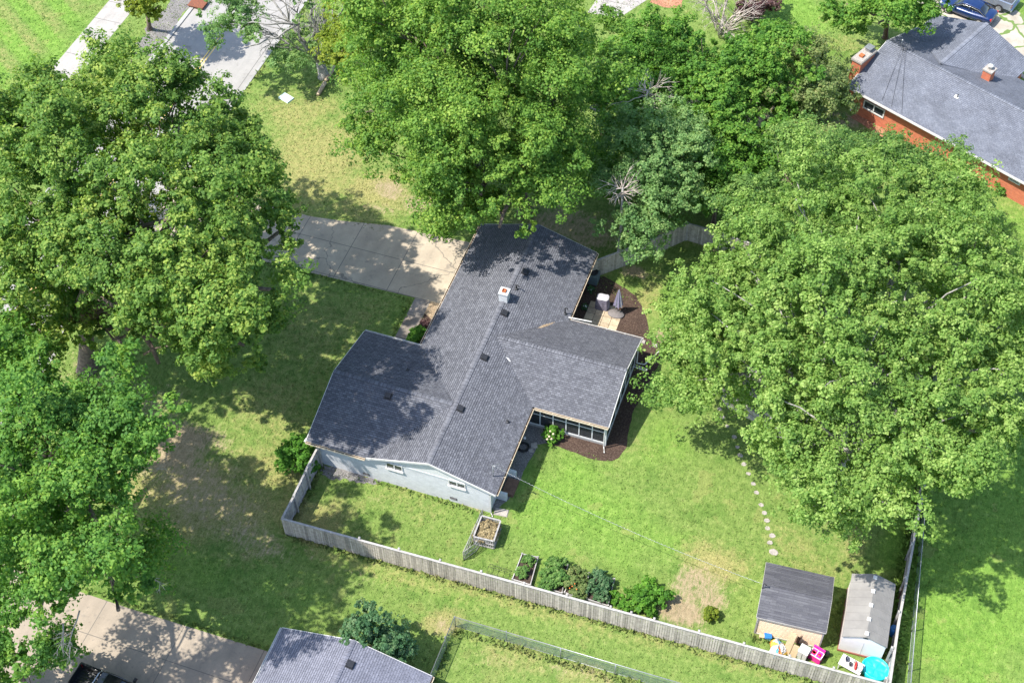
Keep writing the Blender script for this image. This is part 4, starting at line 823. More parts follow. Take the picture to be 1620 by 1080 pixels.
# half bare tree by the road
rg = np.random.default_rng(77); b0 = at(512, 122); root = thing('half_bare_tree', 'half bare grey tree with many crooked limbs leaning over the road', 'tree', (b0[0], b0[1], 0)); B = np.array([b0[0], b0[1], 0.])
mb = MB(); f0 = B+[-.1, 0, 1.4]
for (px, py, z, r) in ((528, 60, 5, .2), (500, 50, 5, .22), (470, 20, 6, .18), (545, 10, 7, .14), (515, -20, 8, .2), (440, 60, 4.5, .15), (425, -10, 7, .16), (480, -40, 8, .15)):
    e = np.array(at(px, py, z)); pts = limb(mb, f0, e, r, r*.4, rg, .1, 6, .1)
    for k in range(8): twigs(mb, pts[rg.integers(2, 7)], (e-f0)/np.linalg.norm(e-f0)*1.2+rg.normal(size=3)*.45+[0, 0, .25], rg.uniform(1.6, 3.), .06, rg, 3, .5, 2)
for (px, py, z, r) in ((345, 40, 6.5, .10), (385, 75, 5.5, .09), (400, 20, 7, .10)):
    e = np.array(at(px, py, z)); limb(mb, np.array(at(470, 40, 5.5)), e, r, .03, rg, .05)
mb.tube([B-[0, 0, .2], B+[0, 0, .3], f0], [.6, .42, .36], 10); mb.build('trunk', 'bark_grey', root, origin=B)
P3 = [(at(*p[:3]), p[3], p[4]) for p in ((350, 20, 6.5, 1.9, 1.3), (340, 55, 6, 1.3, .9), (375, 50, 6, 1.5, .9), (470, 10, 7.5, 1.3, .9), (490, 65, 4, 1.4, .9), (455, 92, 3.5, 1.4, .5), (395, 15, 7, 1.2, .7), (365, -10, 7, 2, 1.4), (505, 85, 3, 1, .8))]
lobes, n = crown(P3, 'crown', 'leaf_thin', root, rg, leaf=.2, lobe=.7, dens=.45, base=B, thin=.35); TOTAL += n
# bare grey tree, purple shrub, log
rg = np.random.default_rng(78); b0 = at(1140, 55); root = thing('bare_tree', 'bare grey twiggy tree at the top edge behind the thicket', 'tree', (b0[0], b0[1], 0)); B = np.array([b0[0], b0[1], 0.]); mb = MB()
for k in range(26):
    t = k*2.4; twigs(mb, B+[math.cos(t)*.5, math.sin(t)*.5, rg.uniform(0, 1.6)], np.array([math.cos(t)*.75, math.sin(t)*.75, 1.0]), rg.uniform(2.2, 3.6), .06, rg, 4, .42, 2)
mb.build('branches', 'dead_wood', root, origin=B)
mb = MB(); mb.tube([B-[0, 0, .1], B+[0, 0, 1.6]], [.16, .09], 8); mb.build('trunk', 'bark_grey', root, origin=B)
leafmat('leaf_purple', (0.065, 0.033, 0.039), (0.130, 0.065, 0.072), (0.260, 0.169, 0.156))
tree('purple_shrub', 'reddish brown shrub at the top edge beside the bare grey tree', 'shrub', at(1190, 20)[:2], [(1190, 2, 2, 1.5, 1.2), (1210, -5, 2, 1.2, 1)], 'leaf_purple', 912, tr=.06, leaf=.16, lobe=.5, nb=8, fork=.6)
mb = MB(); a, b = Vector(at(546, 76, .16)), Vector(at(503, 150, .16)); c_ = (a+b)/2
mb.tube([a, a*.8+b*.2+Vector((0, 0, .02))], [.17, .16], 9); mb.tube([a*.72+b*.28, c_, a*.3+b*.7], [.17, .17, .16], 9); mb.tube([a*.25+b*.75, b], [.17, .15], 9)
o = mb.build('fallen_log', 'pale_log', None); tag(o, 'pale sawn log lying in the grass at the foot of the half bare tree', 'log')

# ------------------------------------------------------------------ shrubs and garden plants
def bush(name, label, cat, parts, mat, seed, leaf=.12, lobe=.3, group=None, per=20, sub=12, dens=1.3, tr=.03, z0=0):
    rg = np.random.default_rng(seed); P3 = [(at(px, py, z), a, h) for (px, py, z, a, h) in parts]
    b = np.mean([p[0] for p in P3], 0); B = np.array([b[0], b[1], z0]); root = thing(name, label, cat, tuple(B), group=group)
    lobes, n = crown(P3, 'foliage', mat, root, rg, leaf=leaf, lobe=lobe, dens=dens, per=per, sub=sub, base=B)
    mb = MB()
    for (c, a, h) in P3:
        for k in range(4): limb(mb, B+rg.normal(size=3)*[.05, .05, 0], np.array(c)+rg.normal(size=3)*a*.4, tr, tr*.3, rg)
    mb.build('stems', 'bark', root, origin=B); return root
bush('shrub', 'big round green shrub at the west end of the house, outside the wooden fence', 'shrub', [(473, 722, 1.1, 1.0, .9), (468, 712, 1.4, .7, .6), (480, 735, .7, .8, .6)], 'leaf_shrub', 21, .17, .4)
bush('boxwood', 'small round boxwood ball on the bare patch near the south fence', 'shrub', [(1124, 971, .45, .40, .42)], 'leaf_yellow', 22, .08, .13, sub=14)
bush('hydrangea', 'hydrangea bush with cream flower heads at the porch corner', 'shrub', [(874, 687, .5, .5, .4)], 'leaf_shrub', 23, .13, .25)
mb = MB()
hd = [o for o in bpy.data.objects if o.name.startswith('hydrangea')][0]
for i in range(8): mb = MB(); q = at(874+rnd.uniform(-9, 9), 688+rnd.uniform(-9, 9), .75+rnd.uniform(0, .2)); mb.lathe(q, [(.02, -.07), (.065, -.04), (.085, 0), (.06, .05), (.01, .07)], 8); mb.build('flower_head', 'hydrangea', hd, origin=hd.location)

bush('bed_plant', 'low bright green plant in the front bed by the walkway, nearer the gable', 'plant', [(653, 533, .3, .42, .3)], 'leaf_shrub', 24, .13, .22, 'plants in the front bed')
bush('bed_plant', 'low bright green plant in the front bed, the one touching the west eave', 'plant', [(664, 526, .35, .4, .3)], 'leaf_shrub', 25, .13, .22, 'plants in the front bed')
bush('bed_plant', 'small dark red-leaved plant in the front bed beneath the eave', 'plant', [(672, 513, .25, .25, .2)], 'leaf_purple', 26, .1, .15, 'plants in the front bed')
for i, (px, py, lab) in enumerate(((934, 459, 'little white-flowered plant in the shaded bed beside the grey metal unit'), (925.5, 486, 'little white-flowered plant in the shaded bed nearest the roof corner'))):
    r = bush('flower_plant', lab, 'plant', [(px, py, .2, .16, .14)], 'leaf_dark', 30+i, .09, .12)
    mb = MB()
    for k in range(7): mb.lathe((rnd.uniform(-.14, .14), rnd.uniform(-.14, .14), .3+rnd.uniform(0, .08)), [(.0, -.02), (.045, 0), (.0, .02)], 6)
    mb.build('flowers', 'flower_white', r)
bush('squash_plant', 'largest garden plant, sprawling broad leaves at the east end of the beds', 'plant', [(995, 945, .45, .75, .4), (1018, 938, .5, .7, .4), (1022, 958, .35, .6, .3), (1008, 952, .5, .6, .4), (1036, 944, .35, .4, .25)], 'leaf_shrub', 27, .24, .4, dens=1.1)

# raised beds
def bed(corners, label, mat_w='grey_wood', h=.35, dark=False):
    P = [at(a, b, h)[:2] for a, b in corners]; c = (np.mean([p[0] for p in P]), np.mean([p[1] for p in P])); root = thing('raised_bed', label, 'garden bed', (c[0], c[1], 0), group='raised beds along the south fence')
    mb = MB()
    for i in range(4):
        a, b = P[i], P[(i+1) % 4]; d = math.dist(a, b); rz = math.atan2(b[1]-a[1], b[0]-a[0])
        for k in range(2): mb.box(((a[0]+b[0])/2-c[0], (a[1]+b[1])/2-c[1], .09+k*.17), (d-.05*(i % 2), .05, .16), rz, tint=rnd.random())
    for p in P: mb.box((p[0]-c[0], p[1]-c[1], h/2+.02), (.09, .09, h+.04), 0, tint=rnd.random())
    mb.build('frame', mat_w, root)
    mb = MB(); mb.prism([((p[0]-c[0])*.95, (p[1]-c[1])*.95) for p in P], .02, .24); mb.build('soil', 'bed_soil', root); return root
bed([(810.5, 915), (839, 924), (851, 880.5), (826, 875)], 'long grey wooden raised bed with two clumps of greens, westernmost with a frame')
bed([(855, 926), (889, 937), (898, 893), (868, 886)], 'wooden raised bed buried under tall bean plants')
bed([(893, 936), (922, 945), (932, 906), (907, 902)], 'wooden raised bed with tomato plants and orange fruit')
bed([(928, 946), (962, 957), (972, 915), (941, 908)], 'wooden raised bed easternmost of the row, packed with dark greens')
bush('garden_plant', 'bright leafy clump at the far end of the westernmost raised bed', 'plant', [(834, 885, 0.42, 0.33, 0.26)], 'leaf_garden', 50, .14, .22)
bush('garden_plant', 'bright leafy clump at the fence end of the westernmost raised bed', 'plant', [(828, 905, 0.42, 0.39, 0.24)], 'leaf_garden', 51, .14, .22)
bush('garden_plant', 'bean plants filling the second raised bed from the west', 'plant', [(878, 893, 0.59, 0.43, 0.38), (872, 910, 0.55, 0.47, 0.36), (884, 915, 0.51, 0.43, 0.34), (865, 925, 0.42, 0.39, 0.30)], 'leaf_garden', 52, .15, .28)
r = bush('garden_plant', 'tomato plants with orange fruit filling the third raised bed', 'plant', [(912, 912, 0.51, 0.39, 0.34), (905, 925, 0.51, 0.39, 0.32), (918, 926, 0.47, 0.39, 0.32), (913, 936, 0.42, 0.33, 0.26)], 'leaf_olive', 53, .13, .26)
for k in range(9): mb = MB(); q = at(907+rnd.uniform(-7, 7), 928+rnd.uniform(-6, 6), .95); mb.lathe(q, [(.001, -.045), (.05, 0), (.001, .045)], 7); mb.build('fruit', 'tarp_orange', r, origin=r.location)
bush('garden_plant', 'dark dense greens filling the easternmost raised bed', 'plant', [(950, 916, 0.51, 0.43, 0.34), (958, 925, 0.51, 0.39, 0.34), (943, 932, 0.51, 0.43, 0.34), (955, 942, 0.42, 0.39, 0.30)], 'leaf_dark', 54, .13, .26)
mb = MB(); q = at(790, 908); 
for k in range(5): x = q[0]-.7+k*.35; mb.tube([(x, q[1]-.3, 0), (x, q[1]-.3, .35), (x, q[1], .55), (x, q[1]+.3, .35), (x, q[1]+.3, 0)], .012, 5)
for (dy, z) in ((-.3, .35), (0, .55), (.3, .35)): mb.tube([(q[0]-.7, q[1]+dy, z), (q[0]+.7, q[1]+dy, z)], .012, 5)
tag(mb.build('cloche_frame', 'dark_metal'), 'low dark hooped wire frame behind the south fence, west of the raised beds', 'garden frame')

# ------------------------------------------------------------------ fences
def wood_fence(label, pts, h, posts, side, name='wood_fence', mat='old_wood', cap=True, pw=.14, z0=0):
    """pts: run of corner points; side = +1 rails and posts on the left of the run"""
    root = thing(name, label, 'fence', (pts[0][0], pts[0][1], 0)); o_ = Vector((pts[0][0], pts[0][1], 0)); mb = MB(); rl = MB()
    hs = h if isinstance(h, (list, tuple)) else [h]*(len(pts)-1)
    for i in range(len(pts)-1):
        a = Vector((*pts[i], 0))-o_; b = Vector((*pts[i+1], 0))-o_; d = b-a; L = d.length; rz = math.atan2(d.y, d.x); n = max(1, int(L/(pw+.008))); dn = d/L; nn = Vector((-dn.y, dn.x, 0))*side
        for k in range(n):
            p = a+d*((k+.5)/n); hh = hs[i]+rnd.uniform(-.05, .0); mb.box((p.x, p.y, hh/2+.02), (L/n-rnd.uniform(.004, .03), .02, hh-.02), rz+rnd.uniform(-.03, .03), tint=min(1, max(0, rnd.gauss(.5, .3))), tilt=('Y', rnd.gauss(0, .006)))
        c = (a+b)/2+nn*.035
        for z in (.35, hs[i]-.3): rl = MB(); rl.box((c.x, c.y, z), (L, .045, .09), rz); rl.build('rail', 'rail_wood', root)
        if cap:
            c = (a+b)/2+nn*.01; rl = MB(); m_ = max(1, round(L/2.44))
            for k in range(m_): p = a+d*((k+.5)/m_)+nn*.01; rl.box((p.x, p.y, hs[i]+.035+rnd.uniform(-.012, .006)), (L/m_+.004*(k % 2), .13+.003*(k % 2), .035), rz+rnd.uniform(-.003, .003))
            rl.build('top_rail', 'rail_wood', root)
    mb.build('boards', mat, root)
    for (x, y, ph) in posts:
        pb = MB(); pb.box((x-o_.x, y-o_.y, ph/2), (.11, .11, ph)); pb.box((x-o_.x, y-o_.y, ph+.02), (.14, .14, .04), taper=.5); pb.build('post', 'rail_wood', root)
    return root
FH = 1.86
s0 = (-3.38, -5.35); s1 = (33.68, -4.25)
sp_ = [at(px, py, FH+.1) for px, py in ((569, 850), (632, 866), (697, 884), (762, 902), (830, 920), (898, 938), (967, 957), (1000, 965), (1036, 976), (1107, 995), (1178, 1014), (1250, 1034), (1320, 1052))]
fy = lambda x: s0[1]+(s1[1]-s0[1])*(x-s0[0])/(s1[0]-s0[0])
wood_fence('long weathered wooden fence running along the south side of the yard', [s0, s1], FH, [(p[0], fy(p[0])+.09, FH+.16) for p in sp_]+[(s0[0]+.08, s0[1]+.1, FH+.12)], 1)
wood_fence('short stepped grey wooden fence joining the house corner to the south fence', [(-3.38, -5.22), (-3.38, -3.6), (-3.42, -1.75), (-3.42, .2)], [FH-.1, FH-.04, FH+.05], [(-3.29, -3.6, FH+.12), (-3.31, -1.75, FH+.16), (-3.33, .1, FH+.12)], -1, mat='grey_wood')
wood_fence('wooden fence along the east side behind the sheds, running under the maple', [(33.66, -4.12), (33.5, 0), (33.45, 12), (33.5, 22)], FH-.1, [(33.38, y, FH+.08) for y in (-3.9, -1.9, .5, 2.9, 5.3, 7.7, 10.1, 12.5)], 1, mat='grey_wood')
fa = at(936, 441)[:2]; fb = at(1035, 403)[:2]; fc = at(1085, 380)[:2]; fd = at(1133, 394)[:2]
wood_fence('short wooden fence with a corner, shaded by trees north of the patio', [(W-.55, 20.9), fa, fb, fc, fd, (24, 25.6)], 1.75, [(*fb, 1.85), (*fc, 1.85), (*fd, 1.85)], 1, mat='old_wood')

def chain_fence(label, pts, h, posts_at):
    root = thing('chain_link_fence', label, 'fence', (pts[0][0], pts[0][1], 0)); o_ = (pts[0][0], pts[0][1], 0)
    mb = MB(); ms = MB()
    for i in range(len(pts)-1):
        a, b = pts[i], pts[i+1]; mb.tube([(*a, h), (*b, h)], .026, 6); mb.tube([(*a, .06), (*b, .06)], .012, 5); L = math.dist(a, b)
        ms.face([(*a, .03), (*b, .03), (*b, h), (*a, h)], uv=[(0, 0), (L, 0), (L, h), (0, h)])
    mb.build('rail', 'grey_metal', root, origin=o_); ms.build('wire_mesh', 'chain_mesh', root, origin=o_)
    for p in posts_at:
        pb = MB(); pb.tube([(*p, 0), (*p, h+.06)], .035, 8); pb.build('post', 'grey_metal', root, origin=o_)
ca = at(719, 975, 1.22)[:2]; cb = at(1080, 1081, 1.22)[:2]; cc = (ca[0]-.05, -30); ce = (ca[0]+(cb[0]-ca[0])*1.6, ca[1]+(cb[1]-ca[1])*1.6)
ps = [ca]+[at(px, py, 1.22)[:2] for px, py in ((801, 998), (887, 1026), (974, 1052))]+[cb, at(704, 1007, 1.22)[:2], (ca[0]-.03, -12)]
chain_fence('galvanised chain link fence with a corner, on the lawn south of the wooden fence', [cc, ca, ce], 1.22, ps)
e0, e1 = at(1441, 1080, 1.2), at(1466, 780, 1.2)
ed = [(e1[0]-e0[0]), (e1[1]-e0[1])]
chain_fence('long chain link fence on the bright lawn right of the sheds', [(e0[0]-ed[0]*.3, e0[1]-ed[1]*.3), e0[:2], (e1[0]+ed[0]*.8, e1[1]+ed[1]*.8)], 1.2, [(e0[0]+ed[0]*t, e0[1]+ed[1]*t) for t in (-.1, .1, .3, .5, .7, .9, 1.1, 1.3)])
g0, g1 = at(1335, 118, 1.1)[:2], at(1362, 116, 1.1)[:2]; g0 = at(1320, 105, 1.1)[:2]
chain_fence('short pale fence rail between the thicket and the red brick chimney', [g0, at(1362, 117, 1.1)[:2]], 1.1, [g0, at(1341, 108, 1.1)[:2]])

# wire garden fence and pallet compost bin by the house corner
wf = thing('wire_fence', 'loose wire garden fence with a leaning wooden gate leaf, beside the compost bin', 'fence', at(740, 880)); o_ = at(740, 880)
mb = MB(); pA = at(763, 806, 1.0)[:2]; pB = at(732.5, 873, 1.0)[:2]; pC = at(752, 866, .5)[:2]; pD = at(758, 852, .9)[:2]
for a, b in ((pA, pB), (pB, pC), (pC, pD)):
    for z in (.08, .55, 1.0): mb.tube([(*a, z), (*b, z)], .02, 5)
for t in np.linspace(0, 1, 9): p = (pA[0]+(pB[0]-pA[0])*t, pA[1]+(pB[1]-pA[1])*t); mb.tube([(*p, 0), (*p, 1.05)], .022, 5)
mb.build('rail', 'grey_wood', wf, origin=o_)
ms = MB()
for a, b in ((pA, pB), (pB, pC), (pC, pD)): L = math.dist(a, b); ms.face([(*a, .05), (*b, .05), (*b, 1.0), (*a, 1.0)], uv=[(0, 0), (L, 0), (L, 1), (0, 1)])
ms.build('wire_mesh', 'chain_mesh', wf, origin=o_)
gt = MB(); a = at(768, 805)[:2]; b = at(777, 808)[:2]
gt.tube([(*a, 0), (*at(768, 784, 1.3)[:2], 1.35)], .03, 6); gt.tube([at(768, 785, 1.3), (*b, .05)], .025, 6); gt.tube([at(767, 795, .8), (*b, .05)], .02, 6)
gt.build('gate_leaf', 'grey_wood', wf, origin=o_)
q = [at(762, 815, .95)[:2], at(792, 823, .95)[:2], at(781, 855.5, .95)[:2], at(749, 848, .95)[:2]]; c = (np.mean([p[0] for p in q]), np.mean([p[1] for p in q]))
cb_ = thing('compost_bin', 'square compost bin made of grey pallets, full of dry clippings', 'compost bin', (c[0], c[1], 0))
for i in range(4):
    a, b = np.array(q[i]), np.array(q[(i+1) % 4]); L = np.linalg.norm(b-a); rz = math.atan2(b[1]-a[1], b[0]-a[0]); nrm = np.array([math.sin(rz), -math.cos(rz)])*-1
    mb = MB(); n = 9
    for k in range(n): p = a+(b-a)*((k+.5)/n)-c; mb.box((p[0], p[1], .46), (L/n-.045, .02, .9), rz, tint=rnd.random())
    for z in (.08, .48, .92): p = (a+b)/2-c; mb.box((p[0], p[1], z), (L-.02, .09, .07), rz, tint=.35)
    mb.build('pallet', 'grey_wood', cb_)
cl = [at(a, b, .6) for a, b in ((770, 838),)]; rg = np.random.default_rng(5)
P3 = [((c[0]+dx, c[1]+dy, .5), .34, .2) for dx in (-.3, 0, .3) for dy in (-.4, 0, .4)]
leafmat('leaf_straw', (0.130, 0.104, 0.052), (0.312, 0.247, 0.130), (0.442, 0.364, 0.208), .1)
crown(P3, 'compost', 'leaf_straw', cb_, rg, leaf=.12, lobe=.14, dens=1.6, base=(c[0], c[1], 0))

# ------------------------------------------------------------------ patio, umbrella, grill, unit, stones
pat = MB(); P0 = np.array(at(986, 494)[:2]); e1_ = np.array([-1., 0.]); x0_, x1_ = 9.0, 11.45; yv0, yv1 = 14.85, 19.0
for i in range(4):
    for j in range(8):
        xx = x0_+.62*i+.31; yy = yv0+.56*j
        if i == 3 and j > 6: continue
        pat.box((xx, yy, .02), (.59, .53, .05), rnd.uniform(-.012, .012), tint=rnd.random())
tag(pat.build('patio', 'paver_stone'), kind='structure')
q = at(977, 494); um = thing('patio_umbrella', 'closed mauve and white striped patio umbrella on a dark base', 'umbrella', q)
mb = MB(); mb.lathe((-.05, -.25, .05), [(.5, 0), (.52, .05), (.5, .1)], 20, 1.15, .78); mb.build('base', 'slab_grey', um)
mb = MB(); mb.tube([(0, 0, .1), (0, 0, 2.45)], .025, 8); mb.build('pole', 'grey_metal', um)
mb = MB(); n = 16; prof = [(.36, .75), (.3, 1.1), (.19, 1.7), (.09, 2.2), (.02, 2.42)]; V = []
for (r, z) in prof:
    for k in range(n): t = 2*math.pi*k/n; rr = r*(1.0 if k % 2 else .62); V.append((rr*math.cos(t), rr*math.sin(t), z+(.06 if (k % 2 == 0 and z < 1) else 0)))
b0_ = len(mb.v); mb.v += V
for i in range(len(prof)-1):
    for k in range(n): mb.f.append((i*n+k, i*n+(k+1) % n, (i+1)*n+(k+1) % n, (i+1)*n+k)); mb.t.append(.5); mb.m.append(1 if (k//2) % 2 else 0); mb.sm.append(False); mb.uv.append(None)
mb.build('canopy', ['umbrella_mauve', 'umbrella_stripe'], um)
q = at(953, 486); gr = thing('covered_grill', 'barbecue grill under a grey fabric cover, on the patio edge', 'grill', q, .1)
mb = MB(); n = 20; V = []; prof = [(.50, .02), (.49, .5), (.46, .9), (.44, 1.08)]
for pi, (r, z) in enumerate(prof):
    for k in range(n): t = 2*math.pi*k/n; sq = 1/max(abs(math.cos(t)), abs(math.sin(t)))**.75; w_ = 1+.07*math.sin(k*2.7)*(1-pi/3.5); V.append((r*sq*math.cos(t)*w_*.98, r*sq*math.sin(t)*w_*.72, z))
mb.mesh(V, [(i*n+k, i*n+(k+1) % n, (i+1)*n+(k+1) % n, (i+1)*n+k) for i in range(3) for k in range(n)], smooth=False); mb.build('cover_skirt', 'cover_side', gr)
mb = MB(); V2 = [(x*.99, y*.99, 1.083+.03*(k % 3 == 0)) for k, (x, y, z) in enumerate(V[3*n:])]; mb.mesh(V2+[(0, 0, 1.17)], [(k, (k+1) % n, n) for k in range(n)], smooth=True); mb.build('cover_top', 'cover_grey', gr)
q = at(938, 444); ac = thing('cooling_unit', 'blue-grey metal box unit with a dark round top, by the east wall', 'air conditioner', q)
mb = MB(); mb.box((0, 0, .4), (.8, .8, .8))
for k in range(9): mb.box((0, 0, .1+k*.075), (.82, .82, .015))
mb.build('casing', 'unit_grey', ac); mb = MB(); mb.lathe((0, .1, .8), [(.34, 0), (.34, .05), (.30, .06), (.28, .03), (.05, .035), (.05, .07), (.001, .07)], 20); mb.build('fan_guard', 'dark_metal', ac)
for i, (px, py, s_, lab) in enumerate(((1017, 541, .34, 'pale square block beside the porch gutter corner, nearer the house'), (1036, 547, .34, 'pale square block farther from the porch corner'), (845, 705, .42, 'larger flat stone beside the hose coil'), (840, 713, .32, 'smaller flat stone beside the hose coil'))):
    mb = MB(); mb.box((0, 0, .05), (s_, s_*.85, .1), .2*i, taper=.94); o = mb.build('paving_stone', 'stone_pale'); o.location = at(px, py); tag(o, lab, 'stone')
mb = MB(); q = at(828, 708)
for r in range(7):
    rr = .30+.045*(r % 3); z = .03+.04*(r//2); mb.tube([(rr*math.cos(t)+rnd.uniform(-.01, .01), rr*math.sin(t), z) for t in np.linspace(0, 6.28, 22)], .024, 5, cap=False)
o = mb.build('garden_hose', 'black_rubber'); o.location = q; tag(o, 'coiled black garden hose on the gravel by the east wall', 'hose')
for (px, py, mt, lab, c_) in ((830, 694, 'white_plastic', 'small white ball ornament on the gravel', 'ornament'), (863, 695, 'hydrangea', 'small pinkish ball ornament beside the hydrangea', 'ornament')):
    mb = MB(); mb.lathe((0, 0, .12), [(.02, -.12), (.03, -.1), (.07, -.08), (.115, 0), (.08, .08), (.001, .115)], 12); o = mb.build('garden_ornament', mt); o.location = at(px, py); tag(o, lab, c_)
ORD = ['first', 'second', 'third', 'fourth', 'fifth', 'sixth', 'seventh', 'eighth', 'ninth', 'tenth', 'eleventh', 'twelfth', 'thirteenth', 'fourteenth', 'fifteenth', 'sixteenth', 'seventeenth', 'eighteenth']
stn = [(1138, 647), (1143, 660), (1150.7, 674), (1161.7, 691), (1167, 707), (1171, 720), (1176.7, 734), (1184, 749), (1191.7, 765), (1197, 779), (1204, 798), (1209, 811), (1213, 823), (1214, 835), (1221.7, 847), (1218, 858), (1224, 873)][::-1]
for i, (px, py) in enumerate(stn):
    mb = MB(); n = 7; r = (.30 if i == 0 else rnd.uniform(.15, .21)); pl = [(r*rnd.uniform(.8, 1.1)*math.cos(2*math.pi*k/n+i), r*rnd.uniform(.65, .95)*math.sin(2*math.pi*k/n+i)) for k in range(n)]
    mb.prism(pl, -.02, .022); mb.prism([(x*.88, y*.88) for x, y in pl], .022, .03); o = mb.build('stepping_stone', 'stone_pale'); o.location = at(px, py)
    tag(o, 'pale stepping stone, %s of the curved line counting from the dark-roofed shed' % ORD[i], 'stepping stone', 'stepping stones across the lawn')
mb = MB(); mb.box((0, 0, .06), (1.1, .75, .12), -.35, taper=.95); o = mb.build('utility_cover', 'pad_mint'); o.location = at(453, 156); tag(o, 'pale mint utility cover lying flat in the front lawn', 'utility cover')
mb = MB(); mb.box((0, 0, .12), (1.3, 1.0, .22), 0); mb.box((0, 0, .25), (1.45, 1.15, .05), 0)
o = mb.build('storm_drain', 'rust'); o.location = at(314, 9); tag(o, 'rusty brown storm drain inlet at the road edge', 'storm drain')
mb = MB(); mb.box((0, 0, .03), (.9, .55, .05), .1, taper=.9); o = mb.build('splash_stone', 'stone_pale'); o.location = at(793, 810); tag(o, 'flat pale stone slab beside the house south-east corner', 'stone')

# ------------------------------------------------------------------ sheds
SZ = 2.1; sA = at(1197, 975.5, SZ); sB = at(1307, 1001, SZ); ang = math.atan2(sB[1]-sA[1], sB[0]-sA[0]); SW = math.dist(sA[:2], sB[:2]); SD = 3.75
shed = thing('shed', 'tan garden shed with a dark grey shingle roof', 'shed', (sA[0], sA[1], 0), ang)
rz_ = SZ+SD/2*.30
mb = MB(); mb.slab([(0, 0, SZ), (SW, 0, SZ), (SW, SD/2, rz_), (0, SD/2, rz_)], .07, eave=(1, 0, 0)); mb.slab([(0, SD, SZ), (SW, SD, SZ), (SW, SD/2, rz_), (0, SD/2, rz_)], .07, eave=(1, 0, 0)); mb.build('roof', 'shed_shingles', shed)
mb = MB(); mb.box((SW/2, SD/2, (SZ-.03)/2), (SW-.22, SD-.22, SZ-.03))
for k in range(14): mb.box((SW/2, .106, .1+k*.14), (SW-.26, .02, .012))
for x in (.11, SW-.11): mb.mesh([(x, .11, SZ-.03), (x, SD-.11, SZ-.03), (x, SD/2, rz_-.08)], [(0, 1, 2)])
mb.build('wall', 'tan_siding', shed)
mb = MB()
for x in (.11, SW-.11): mb.box((x, .09, SZ/2), (.09, .06, SZ-.1))
mb.box((SW/2, .095, .05), (SW-.3, .06, .1)); mb.box((SW/2, -.01, SZ-.05), (SW, .03, .09))
for x in (-.012, SW+.012):
    for (ya, za, yb, zb2) in ((0, SZ, SD/2, rz_), (SD/2, rz_, SD, SZ)):
        mb.mesh([(x-.01, ya, za), (x-.01, yb, zb2), (x-.01, yb, zb2-.1), (x-.01, ya, za-.1), (x+.01, ya, za), (x+.01, yb, zb2), (x+.01, yb, zb2-.1), (x+.01, ya, za-.1)], [(0, 1, 2, 3), (7, 6, 5, 4), (0, 4, 5, 1), (3, 2, 6, 7)])
mb.build('trim', 'rail_wood', shed)
mb = MB(); mt = Vector(at(1204.5, 914, 3.1)); mb.tube([(.02, SD*.44, 2.2), (.02, SD*.44, 3.1)], .035, 7); mb.tube([(.02, SD*.44, 3.1), (.14, SD*.44, 3.16), (.18, SD*.44, 3.05)], .045, 7); mb.build('cable_mast', 'dark_metal', shed)
M_ = Matrix.Translation((sA[0], sA[1], 0)) @ Matrix.Rotation(ang, 4, 'Z'); end_ = M_ @ Vector((.02, SD*.44, 3.08))
mb = MB(); a = Vector(mast_top); pts = [a.lerp(end_, t)-Vector((0, 0, 4*t*(1-t)*.55)) for t in np.linspace(0, 1, 60)]
mb.tube(pts, .007, 5); tw = [p+Vector((0, math.cos(i*1.9)*.028, math.sin(i*1.9)*.028)) for i, p in enumerate([a.lerp(end_, t)-Vector((0, 0, 4*t*(1-t)*.55)) for t in np.linspace(0, 1, 240)])]
mb.tube(tw, .007, 4); o = mb.build('overhead_cable', 'grey_metal', None); tag(o, 'twisted pale overhead cable strung from the house corner to the tan shed', 'cable')
# resin shed
Z2 = 1.8; a_ = at(1332, 1006, Z2); b_ = at(1403.5, 1024, Z2); an2 = math.atan2(b_[1]-a_[1], b_[0]-a_[0]); w2 = math.dist(a_[:2], b_[:2]); d2 = 4.25
sh2 = thing('shed', 'narrow grey plastic shed with a pale gable end', 'shed', (a_[0], a_[1], 0), an2); rz2 = Z2+.6
mb = MB(); mb.slab([(0, 0, Z2), (0, d2, Z2), (w2/2, d2, rz2), (w2/2, 0, rz2)], .06, eave=(0, 1, 0), course=0); mb.slab([(w2, 0, Z2), (w2, d2, Z2), (w2/2, d2, rz2), (w2/2, 0, rz2)], .06, eave=(0, 1, 0), course=0)
sl2 = math.atan((rz2-Z2)/(w2/2))
for k in range(9):
    for sd in (-1, 1): mb.box((w2/2+sd*w2/4, .06+k*(d2-.12)/8, (Z2+rz2)/2+.012), (w2/2/math.cos(sl2)-.02, .05, .018), tilt=('Y', sd*sl2))
for k in range(14):
    t = (k+.5)/14; mb.box((w2/2+t*w2/2, d2/2, rz2+(Z2-rz2)*t+.006), (.02, d2-.02, .012))
mb.build('roof', 'resin_roof', sh2)
mb = MB(); mb.box((w2/2, d2/2, Z2/2), (w2-.1, d2-.16, Z2-.01)); 
for y in (.08, d2-.08): mb.mesh([(.08, y, Z2), (w2-.08, y, Z2), (w2/2, y, rz2-.07)], [(0, 1, 2)])
mb.box((w2/2, .07, .82), (.02, .02, 1.5)); mb.build('wall', 'resin_wall', sh2)
mb = MB(); mb.box((w2/2, d2/2, .06), (w2-.02, d2-.02, .12)); mb.build('base', 'red_base', sh2)
for k in range(5): mb = MB(); y = .25+k*(d2-.5)/4; mb.box((w2/2, y, rz2+.03), (.24, .24, .07), taper=.8); mb.build('ridge_vent', 'white_plastic', sh2)
mb = MB(); mb.box((w2/2, .055, Z2+.36), (.3, .03, .12)); mb.build('gable_vent', 'dark_metal', sh2)

